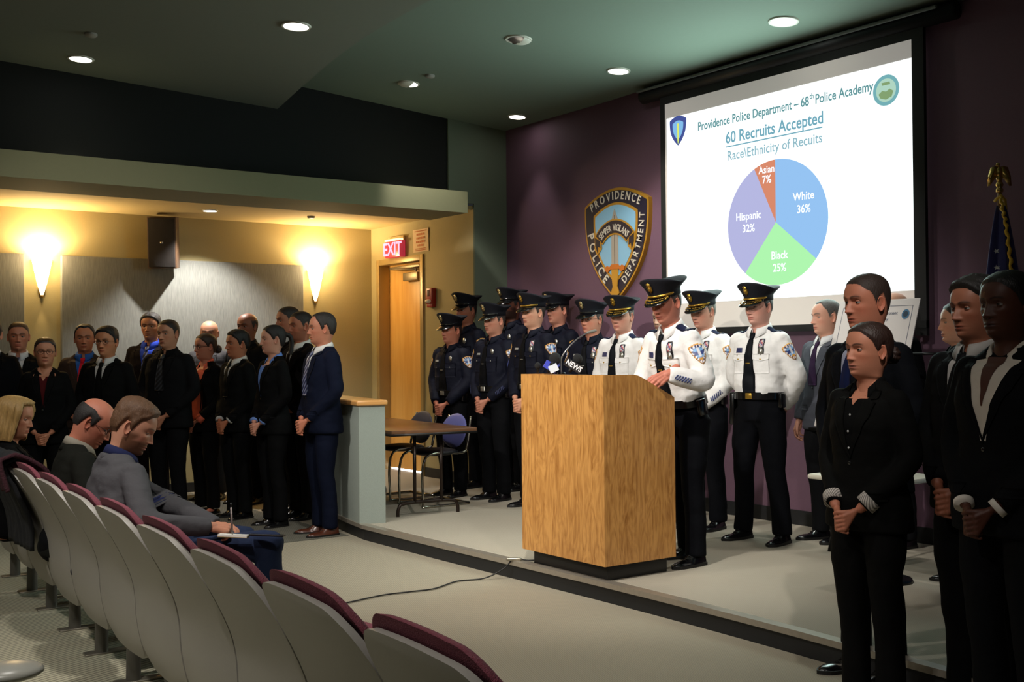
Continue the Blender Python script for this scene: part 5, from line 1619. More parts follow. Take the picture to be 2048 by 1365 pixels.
    if g('glasses'):
        gl = []
        for sd in (1, -1):
            R = [(sd * (.0335 + .0235 * math.cos(t)), .0855 - .006 * abs(math.cos(t)), .0 + .0165 * math.sin(t) * (1 - .0 * abs(math.cos(t)))) for t in np.linspace(0, 2 * PI, 24)]
            gl.append(tube(R, g('glasses'), 6, False))
            gl.append(tube([(sd * .057, .080, .006), (sd * .074, .06, .008), (sd * .079, 0, .006), (sd * .078, -.02, -.004)], g('glasses') * .9, 6))
        gl.append(tube([(-.010, .088, .004), (0, .0905, .006), (.010, .088, .004)], g('glasses'), 6))
        V_, F_ = join(gl)
        if g('glasses_up'):
            V_ = np.array(V_); V_[:, 2] += .0
        hair_part('glasses', (V_, F_), mat('glasses_frame', '#121318', .25))
    # ---- lower body
    outfit = g('outfit', 'suit'); tcol = g('trousers', g('jacket', '#101114'))
    M_t = cloth(tcol)
    lg = []
    if not seat:
        st = g('stance', .095); fw_ = g('feet_yaw', 8)
        ank = {}
        for sd in (1, -1):
            step = (g('steps', (0, 0))[0 if sd > 0 else 1])
            hip = np.array((sd * .088, -.005, .90)); kn = np.array((sd * (.095 + (st - .095) * .5), .012 + step * .5, .49)); an = np.array((sd * st, -.02 + step, .085)); ank[sd] = an
            pts_ = spline([hip, (hip * .5 + kn * .5) + np.array((sd * .006, .006, 0)), kn, kn * .5 + an * .5 + np.array((0, -.012, 0)), an + np.array((0, 0, -.03))], 6)
            rr_ = np.interp(np.linspace(0, 4, len(pts_)), range(5), [.094, .086, .066, .062, .062] if not fem else [.092, .084, .062, .060, .064])
            lg.append(tube(pts_, [(r_ * 1.0, r_ * 1.12) for r_ in rr_], 20, up=np.array((1.0, 0, 0))))
        top_z = 1.03
        T_ = np.array(TOR_F if fem else TOR_M); R = []
        for z_ in np.linspace(top_z, .84, 8):
            a_, f_, b_ = (np.interp(-z_, -T_[:, 0], T_[:, k]) for k in (1, 2, 3)); a_ = a_ * bw; f_ = f_ * bd; b_ = b_ * lerp(1, bd, .5)
            k_ = lerp(.97, .93, (top_z - z_) / .2)
            R.append([(a_ * k_ * math.sin(t), (f_ if math.cos(t) > 0 else -b_) * k_ * math.cos(t), z_) for t in np.linspace(0, 2 * PI, 30, endpoint=False)])
        lg.append(loft(R)); lg.append(ellipsoid((0, -.015, .86), (.155 * bw, .105 * bd, .08)))
        V, F = join(lg); V, F = remeshed(V, F, .012, 5); V = wrinkle(V, .006, g('seed', 1) + 5, scale=6)
        b = MB(); b.add(xf(SC, V), F); b.build('trousers', M_t, root)
        bare = g('flats')
        for sd in (1, -1):
            an = ank[sd]; yw = math.radians(-sd * fw_)
            M_ = SC @ Matrix.Translation((an[0], an[1], 0)) @ Matrix.Rotation(yw, 4, 'Z')
            shoe(M_, root, M_brownshoe if g('brown_shoes') else M_shoe, fem, bare, skin)
    else:
        kz = seat['knee']; lg2 = []
        for sd in (1, -1):
            K = np.array(kz['R' if sd > 0 else 'L']); An = np.array(seat['ankle']['R' if sd > 0 else 'L'])
            hip = np.array((sd * .09, .0, seat['z']))
            pts_ = spline([hip, hip * .5 + K * .5 + np.array((0, 0, .0)), K], 6); rr_ = np.interp(np.linspace(0, 2, len(pts_)), range(3), [.096, .088, .068])
            lg2.append(tube(pts_, list(rr_), 20)); lg2.append(ellipsoid(tuple(K + np.array((0, .01, -.002))), (.066, .07, .064), 16, 12))
            pts_ = spline([K, K * .5 + An * .5 + np.array((0, -.02, 0)), An + np.array((0, 0, -.02))], 6); rr_ = np.interp(np.linspace(0, 2, len(pts_)), range(3), [.066, .062, .056])
            lg2.append(tube(pts_, list(rr_), 20))
            M_ = SC @ Matrix.Translation((An[0], An[1], 0)); shoe(M_, root, M_shoe, fem, False, skin)
        lg2.append(ellipsoid((0, -.02, seat['z'] + .02), (.17 * bw, .13, .12)))
        V, F = join(lg2); V, F = remeshed(V, F, .011, 4); V = wrinkle(V, .007, g('seed', 1) + 5, scale=10)
        b = MB(); b.add(xf(SC, V), F); b.build('trousers', M_t, root)
    # ---- upper garment
    uni = outfit in ('uniform_dark', 'uniform_white')
    zlow = 1.0 if uni else (.80 if outfit == 'suit' else .84)
    if seat: zlow = max(zlow, .88)
    M_j = cloth(g('jacket', '#101114'), b=g('jb', .25)) if not uni else (mat('uniform_navy', '#0a0d1c', .7, spec=.16, bump=.35, bump_scale=28) if outfit == 'uniform_dark' else cloth('#dcdad8', b=.35))
    gr = [torso_geo(fem, bw, bd, zlow, .004 if uni else .010, .0 if uni else .012, g('drop', .082) if g('open') else .052)]
    if fem: gr += [ellipsoid((sd * .068, .075, 1.275), (.062, .055, .062), 18, 12) for sd in (1, -1)]
    slr = (.061, .054, .044, .039) if fem else ((.067, .058, .049, .042) if not uni else (.071, .067, .059, .045))
    for sd in (1, -1):
        gr += sleeve(S_[sd], E[sd], Wp[sd], slr, -.004)
    V, F = join(gr); V, F = remeshed(V, F, .0105, 5)
    V = wrinkle(V, (.010 if outfit == 'uniform_white' else .006) * g('fold', 1), g('seed', 1), scale=9)
    jb = MB(); jb.add(xf(TM, V), F)
    jk = jb.build('jacket' if outfit == 'suit' else ('uniform_shirt' if uni else 'top'), M_j, root)
    bvh = BVHTree.FromPolygons([tuple(v) for v in V], F)
    def put(nm, VF, m, parent=jk, colors=False, auto=None):
        b = MB(); b.add(xf(TM, VF[0]), VF[1]); return b.build(nm, m, parent, colors=colors, auto=auto)
    nc = .052 if fem else .060 * P.get('neck', 1.0)
    if outfit == 'suit':
        zb_ = g('button', 1.13); vw = g('vw', .062)
        sc_ = g('shirt', '#c9c6c4')
        # shirt front inside the V
        def vx(z_):                      # half width of the V at height z
            t = np.clip((z_ - zb_) / (1.455 - zb_), 0, 1); return vw * t ** g('vpow', .85)
        n_, m_ = 26, 15; G = np.zeros((n_, m_, 3))
        zt_ = 1.46 if not g('open') else 1.40
        for i in range(n_):
            z_ = lerp(zb_ - .01, 1.448 if not g('open') else 1.506 - g('drop', .082), i / (n_ - 1))
            for j in range(m_):
                G[i, j] = ((-1 + 2 * j / (m_ - 1)) * (vx(z_) + .012), .10 - .04 * (i / (n_ - 1)), z_)
        Vp, Fp = patch(bvh, G, .002, d=(0, -1, -.7), back=.5)
        put('shirt', (Vp, Fp), cloth(sc_, b=.1), root) 
        if g('open'):
            G2 = np.zeros((14, 9, 3))
            for i in range(14):
                z_ = lerp(g('open'), 1.510 - g('drop', .082), i / 13)
                for j in range(9): G2[i, j] = ((-1 + 2 * j / 8) * (.003 + g('ow', .034) * (i / 13)), .10 - .04 * i / 13, z_)
            b = MB(); Vq, Fq = patch(bvh, G2, .0045, d=(0, -1, -.7), back=.5); b.add(xf(TM, Vq), Fq, 0, skin); b.build('bare_neckline', M_skin, root, colors=True)
        if not g('nocollar'):
            cg = collar_geo(None, fem, .0 if not g('open') else 1.3, nc + .004, .036, .055 if not g('open') else g('cpt', .08), 1.520 if not fem else 1.514)
            o = put('shirt_collar', cg, cloth(sc_, b=.1), root); q = o.modifiers.new('s', 'SOLIDIFY'); q.thickness = .002 * s
        # lapels
        for sd in (1, -1):
            n_, m_ = 30, 6; G = np.zeros((n_, m_, 3)); off = np.zeros((n_, m_))
            for i in range(n_):
                t = i / (n_ - 1); z_ = lerp(zb_ - .02, 1.455, t); xi = vx(z_)
                notch = 1.30 + .045
                wl = g('lw', .062) * min(1, t * 1.9) ** .8 if z_ < 1.375 else (.030 if z_ < 1.395 else .052 - .25 * (z_ - 1.395))
                for j in range(m_):
                    u = j / (m_ - 1); G[i, j] = (sd * (xi + wl * u), .10 - .035 * t, z_ + .012 * u * t); off[i, j] = .008 - .003 * abs(u - .5) * 2 + .002
            VF = patch(bvh, G, off, d=(0, -1, -.7), back=.5, solid=.007)
            put('lapel', VF, cloth(g('jacket', '#101114'), b=g('jb', .25)))
        # collar of the jacket round the back of the neck
        A_ = np.linspace(math.radians(58), math.radians(302), 30); rows = []
        for dr, dz_ in ((.010, -.012), (.012, .018), (.018, .020), (.034, -.022)):
            rows.append([((nc + dr + .006) * math.sin(a), -.016 + (nc + dr + .004) * math.cos(a), 1.468 + dz_ - .016 * (math.cos(a) + 1) / 1.53) for a in A_])
        o = put('jacket_collar', loft(rows, False), cloth(g('jacket', '#101114'), b=g('jb', .25))); q = o.modifiers.new('s', 'SOLIDIFY'); q.thickness = .003
        if g('tie'):
            tie_geo(put, bvh, g('tie'), zb_, root, g('tie2'))
        if not g('tie') and g('buttons'):
            for zz in np.arange(zb_ + .05, 1.40, .075):
                h_ = bvh.ray_cast(Vector((0, 1, zz)), Vector((0, -1, 0)))
                if h_[0]: put('button', ellipsoid((0, h_[0].y + .005, zz), (.0055, .003, .0055), 10, 6), mat('shirt_button', '#b8b8b8', .3), root)
        h_ = bvh.ray_cast(Vector((0.0, 1, zb_ - .03)), Vector((0, -1, 0)))
        if h_[0]: put('jacket_button', ellipsoid((0.006, h_[0].y + .002, zb_ - .02), (.009, .004, .009), 12, 6), M_patent)
        if g('cuffc'):
            for sd in (1, -1):
                v = (Wp[sd] - E[sd]); v = v / np.linalg.norm(v); c0 = Wp[sd] - v * g('cuffb', .012); c1_ = Wp[sd] + v * g('cufff', .008)
                rr2 = slr[3] + g('cuffr', -.003)
                put('shirt_cuff', tube([c0, c0 + v * .001, c1_, c1_ - v * .004], [rr2 * .98, rr2, rr2 * 1.0, rr2 * .85], 24, False), M_stripe if g('stripe') else cloth(g('cuffc'), b=.1), root)
        G = np.zeros((4, 6, 3))
        for sd in (1, -1):
            for i in range(4):
                for j in range(6): G[i, j] = (sd * (.075 + .016 * j * 1.2), 0, .985 - .012 * i)
            if not seat and g('pose', 'clasp') != 'x': put('pocket_flap', patch(bvh, G, .004, solid=.006), cloth(g('jacket', '#101114'), b=g('jb', .25)))
    elif uni:
        white = outfit == 'uniform_white'; base = '#dcdad8' if white else '#0e101a'
        cm = cloth(base, b=.12) if white else mat('uniform_navy', '#0e101a')
        o = put('shirt_collar', collar_geo(None, fem, .15 if g('tie') else .5, nc + .005, .040, .06, 1.520), cm, root); q = o.modifiers.new('s', 'SOLIDIFY'); q.thickness = .003
        # placket, pockets
        G = np.zeros((24, 4, 3))
        for i in range(24):
            for j in range(4): G[i, j] = ((-1 + 2 * j / 3) * .017, 0, lerp(1.02, 1.44, i / 23))
        put('placket', patch(bvh, G, .004, solid=.004), cm)
        for sd in (1, -1):
            G = np.zeros((10, 8, 3))
            for i in range(10):
                for j in range(8): G[i, j] = (sd * .088 + (-1 + 2 * j / 7) * .052, 0, lerp(1.165, 1.295, i / 9))
            put('chest_pocket', patch(bvh, G, .004, solid=.004), cm)
            G = np.zeros((5, 9, 3))
            for i in range(5):
                for j in range(9): G[i, j] = (sd * .088 + (-1 + 2 * j / 8) * .055, 0, lerp(1.262 - .012 * (1 - abs(j - 4) / 4) * 1.0, 1.300, i / 4))
            put('pocket_flap', patch(bvh, G, .009, solid=.006), cm)
            h_ = bvh.ray_cast(Vector((sd * .088, 1, 1.265)), Vector((0, -1, 0)))
            if h_[0]: put('pocket_button', ellipsoid((sd * .088, h_[0].y + .010, 1.262), (.0065, .003, .0065), 10, 6), M_goldb if white or g('cap') == 'sergeant' else M_silverb)
            # shoulder strap
            G = np.zeros((12, 5, 3))
            for i in range(12):
                for j in range(5): G[i, j] = (sd * lerp(.075, .178 * bw, i / 11), -.012 + (-1 + 2 * j / 4) * (.026 if white else .022), 0)
            put('shoulder_strap', patch(bvh, G, .006, d=(0, 0, -1), back=2.0, solid=.006), cloth('#151a35', b=.1) if white else cm)
            if white:
                h_ = bvh.ray_cast(Vector((sd * .135, -.012, 2)), Vector((0, 0, -1)))
                if h_[0]: put('rank_insignia', ellipsoid((sd * .150, -.012, h_[0].z + .004), (.013, .010, .004), 12, 6), M_goldb if g('rank') == 'gold' else M_silverb)
            # arm patch
            a0 = S_[sd] + (E[sd] - S_[sd]) * .30; ax_ = (E[sd] - S_[sd]); ax_ = ax_ / np.linalg.norm(ax_)
            dirv = Vector((-sd * 1.0, -.42, 0)); up = Vector(-ax_)
            o = decal(bvh, a0, dirv, up, .098, .122, shield_col, in_shield, 18, 24, name='shoulder_patch', parent=jk)
            if o: o.data.transform(TM)
            if g('chevrons'):
                a1 = S_[sd] + (E[sd] - S_[sd]) * .66
                o = decal(bvh, a1, dirv, up, .075, .085, lambda u, v: lin('#5e6cc0') if ((v - .55 + .55 * abs(u) * 1.0) * 2.6) % 1 < .62 else lin('#10121c'), lambda u, v: abs(u) < .95 and -1 < (v + .6 * abs(u)) < .85, 14, 22, name='sergeant_chevrons', parent=jk)
                if o: o.data.transform(TM)
            if g('hash'):
                w0 = E[sd] + (Wp[sd] - E[sd]) * .62; upv = Vector(E[sd] - Wp[sd])
                hc = lin('#3c4676' if white else '#2c3358'); sc2 = lin(base)
                o = decal(bvh, w0, Vector((-sd * .8, -.65, 0)), upv, .032, .10, lambda u, v: hc, lambda u, v: (v * 3.0 + u * .5) % 1 < .55, 6, 42, name='service_stripes', parent=jk)
                if o: o.data.transform(TM)
        # badge (wearer's left), name plate and ribbons (wearer's right)
        D = Vector((0, -1, 0)); U_ = Vector((0, 0, 1))
        bx = -.088
        if g('ribbon') or white:
            o = decal(bvh, (bx, 0, 1.345), D, U_, .042, .115 if white else .10, lambda u, v: (lin('#b04040') if (int((v + 1) * 5) + int((u + 1) * 2)) % 3 == 0 else lin('#c8c4be') if (int((v + 1) * 5) + int((u + 1) * 2)) % 3 == 1 else lin('#31507c')) if v > .1 and abs(u) < .75 and v < .8 else lin('#0d0e14'), lambda u, v: abs(u) < 1 - max(0, abs(v) - .8) * 2, 10, 18, name='medal_holder', parent=jk)
            if o: o.data.transform(TM)
            bz_ = 1.315
        else: bz_ = 1.345
        h_ = bvh.ray_cast(Vector((bx, 1, bz_)), D)
        if h_[0]:
            Pp = [(0, -.028), (.019, -.012), (.020, .010), (.013, .022), (0, .030), (-.013, .022), (-.020, .010), (-.019, -.012)]
            Vb, Fb = prism(Pp, 0, .004, 'y'); Vb = np.array(Vb) + np.array((bx, h_[0].y + .0065, bz_))
            Ve, Fe = ellipsoid((bx, h_[0].y + .010, bz_), (.009, .003, .010), 12, 6)
            put('police_badge', join([(Vb, Fb), (Ve, Fe)]), M_goldb if (white and g('rank') == 'gold' and False) else M_silverb)
        o = decal(bvh, (.09, 0, 1.325), D, U_, .058, .026 if not white else .034, lambda u, v: lin('#1a2350') if white else (lin('#a8a79f') if abs(v) < .5 else lin('#20222c')), lambda u, v: True, 8, 6, name='name_plate', parent=jk)
        if o: o.data.transform(TM)
        if white:
            h_ = bvh.ray_cast(Vector((.09, 1, 1.29)), D)
            if h_[0]: put('small_medal', ellipsoid((.09, h_[0].y + .005, 1.288), (.014, .003, .009), 12, 6), M_goldb)
        if g('tie'):
            tie_geo(put, bvh, g('tie'), 1.035, root, None, .052)
            h_ = bvh.ray_cast(Vector((0, 1, 1.24)), D)
            if h_[0]: put('tie_clip', ellipsoid((0, h_[0].y + .014, 1.235), (.020, .003, .004), 12, 6), M_goldb if white else M_silverb, root)
        # belt and gear
        T_ = np.array(TOR_F if fem else TOR_M); rows = []
        for z_, gr_ in ((1.035, .004), (1.035, .012), (.985, .013), (.985, .004)):
            a_, f_, b_ = (np.interp(-z_, -T_[:, 0], T_[:, k]) for k in (1, 2, 3)); a_ = a_ * bw; f_ = f_ * bd; b_ = b_ * lerp(1, bd, .5)
            rows.append([((a_ + gr_) * math.sin(t), ((f_ if math.cos(t) > 0 else -b_) + gr_) * math.cos(t), z_) for t in np.linspace(0, 2 * PI, 40, endpoint=False)])
        belt = put('belt', loft(rows, True, False, False), M_shoe, root, auto=50)
        fy = np.interp(-1.01, -T_[:, 0], T_[:, 2]) * bd
        b = MB(); b.box(-.025, .025, fy + .012, fy + .018, .99, 1.03, bevel=.003); V_ = xf(TM, b.v); b.v = [tuple(v) for v in V_]; b.build('belt_buckle', M_silverb if not white else M_goldb, belt)
        wx = np.interp(-1.0, -T_[:, 0], T_[:, 1]) * bw
        b = MB(); b.box(wx + .006, wx + .050, -.03, .045, .80, 1.03, bevel=.012); b.box(wx + .012, wx + .045, -.075, -.02, .95, 1.065, bevel=.012); b.v = [tuple(v) for v in xf(TM, b.v)]; b.build('holster', M_shoe, belt)
        b = MB(); b.box(-wx - .038, -wx - .008, .0, .06, .93, 1.03, bevel=.008); b.v = [tuple(v) for v in xf(TM, b.v)]; b.build('belt_pouch', M_shoe, belt)
    else:
        if g('blouse_collar'):
            o = put('collar', collar_geo(None, fem, .8, nc + .006, .034, .055, 1.495), M_j, root)
        if g('cardigan'):
            pass
    return root, TM, HM, bvh

def tie_geo(put, bvh, c, zlow, root, c2=None, w=.042):
    M_ = cloth(c, rough=.6) if not c2 else mat_tie(c, c2)
    n_, m_ = 22, 7; G = np.zeros((n_, m_, 3)); off = np.zeros((n_, m_))
    for i in range(n_):
        t = i / (n_ - 1); z_ = lerp(1.405, zlow + .0, t)
        hw_ = lerp(.015, w, min(1, t * 1.15) ** .8)
        for j in range(m_):
            u = -1 + 2 * j / (m_ - 1); G[i, j] = (u * hw_, 0, z_); off[i, j] = .012 - .003 * u * u
    VF = patch(bvh, G, off, solid=.006)
    t = put('tie', VF, M_, root)
    h_ = bvh.ray_cast(Vector((0, 1, 1.41)), Vector((0, -1, 0)))
    y0 = (h_[0].y if h_[0] else .07)
    rows = []
    for z_, a_, b_ in ((1.446, .012, .006), (1.442, .021, .013), (1.416, .018, .014), (1.396, .012, .010)):
        rows.append([(a_ * math.cos(q), y0 - .012 + (1.446 - z_) * .5 + b_ * math.sin(q), z_) for q in np.linspace(0, 2 * PI, 16, endpoint=False)])
    put('tie_knot', loft(rows), M_, t)

def mat_tie(c, c2):
    nm = 'tie_' + c.strip('#') + c2.strip('#')
    if nm in MATS: return MATS[nm]
    m = bpy.data.materials.new(nm); m.use_nodes = True; nt = m.node_tree; b = nt.nodes['Principled BSDF']; b.inputs['Roughness'].default_value = .5
    tc = nt.nodes.new('ShaderNodeTexCoord'); w = nt.nodes.new('ShaderNodeTexWave'); w.inputs['Scale'].default_value = 16; w.bands_direction = 'DIAGONAL'
    nt.links.new(tc.outputs['Object'], w.inputs[0])
    st = nt.nodes.new('ShaderNodeMath'); st.operation = 'GREATER_THAN'; st.inputs[1].default_value = .62; nt.links.new(w.outputs['Fac'], st.inputs[0])
    mx = nt.nodes.new('ShaderNodeMix'); mx.data_type = 'RGBA'; mx.inputs[6].default_value = (*lin(c), 1); mx.inputs[7].default_value = (*lin(c2), 1)
    nt.links.new(st.outputs[0], mx.inputs[0]); nt.links.new(mx.outputs[2], b.inputs['Base Color'])
    MATS[nm] = m; return m

def _stripe(nt, b):
    tc = nt.nodes.new('ShaderNodeTexCoord'); w = nt.nodes.new('ShaderNodeTexWave'); w.inputs['Scale'].default_value = 42; w.bands_direction = 'X'
    nt.links.new(tc.outputs['Object'], w.inputs[0])
    mx = nt.nodes.new('ShaderNodeMix'); mx.data_type = 'RGBA'; mx.inputs[6].default_value = (*lin('#6a6560'), 1); mx.inputs[7].default_value = (*lin('#d6cdc4'), 1)
    nt.links.new(w.outputs['Fac'], mx.inputs[0]); nt.links.new(mx.outputs[2], b.inputs['Base Color'])
M_stripe = tex_mat('striped_cuff_lining', _stripe, .8)

_SH = {}
def shoe(M_, root, m, fem, flat, skin):
    key = (fem, flat)
    if key not in _SH:
        L = .245 if fem else .285; w = .040 if fem else .048
        R = []
        for t in np.linspace(0, 1, 22):
            y = -.075 + L * t
            hw_ = w * (0.80 + .25 * math.sin(PI * t ** .8)) * (1 - .9 * max(0, t - .82) / .18 * max(0, (t - .82) / .18) ) * (min(1, t / .06) ** .5 if t < .06 else 1)
            hw_ = max(hw_, .006)
            hh = (.088 - .02 * t if t < .35 else lerp(.081, .040, sm(.35, .62, t)) - .010 * sm(.7, .97, t)) * (1 - .6 * max(0, t - .94) / .06)
            if flat: hh = min(hh, .045) * (.75 if .3 < t < .75 else 1)
            hh *= (.7 if t < .02 else 1)
            R.append([(hw_ * math.cos(a) * (.86 if math.sin(a) > .3 else 1), y, .016 + (hh - .016) * max(0, math.sin(a)) ** .8 + (-.006 if math.sin(a) < 0 else 0)) for a in np.linspace(0, 2 * PI, 20, endpoint=False)])
        U_ = loft(R); U_ = remeshed(*U_, .006, 3)
        R = []
        S = []
        for t in np.linspace(0, 1, 22):
            y = -.078 + (L + .008) * t
            hw_ = (w + .003) * (0.80 + .25 * math.sin(PI * t ** .8)) * (1 - .9 * (max(0, t - .82) / .18) ** 2) * (min(1, t / .06) ** .5)
            S.append((y, max(hw_, .004)))
        out = [(hw_, y) for y, hw_ in S] + [(-hw_, y) for y, hw_ in S[::-1]]
        S_ = prism(out, .0, .017 if not flat else .010, 'z')
        lace = []
        if not fem and not flat:
            for k in range(4):
                y = .045 + .018 * k; z = .082 - .012 * k - .004
                lace.append(tube([(-.016, y, z - .004), (0, y, z + .003), (.016, y, z - .004)], .0018, 6))
        _SH[key] = (U_, S_, join(lace) if lace else None)
    U_, S_, lace = _SH[key]
    b = MB(); b.add(xf(M_, U_[0]), U_[1]); o = b.build('shoe', m, root)
    b = MB(); b.add(xf(M_, S_[0]), S_[1]); b.build('sole', mat('shoe_sole', '#0b0a09', .6), o, smooth=False)
    if lace:
        b = MB(); b.add(xf(M_, lace[0]), lace[1]); b.build('laces', mat('laces', '#060606', .7), o)
    if flat:
        V, F = ellipsoid((0, .045, .038), (.028, .05, .022), 14, 8); b = MB(); b.add(xf(M_, V), F, 0, skin * np.array((1.05, .8, .85))); b.build('foot_skin', M_skin, o, colors=True)

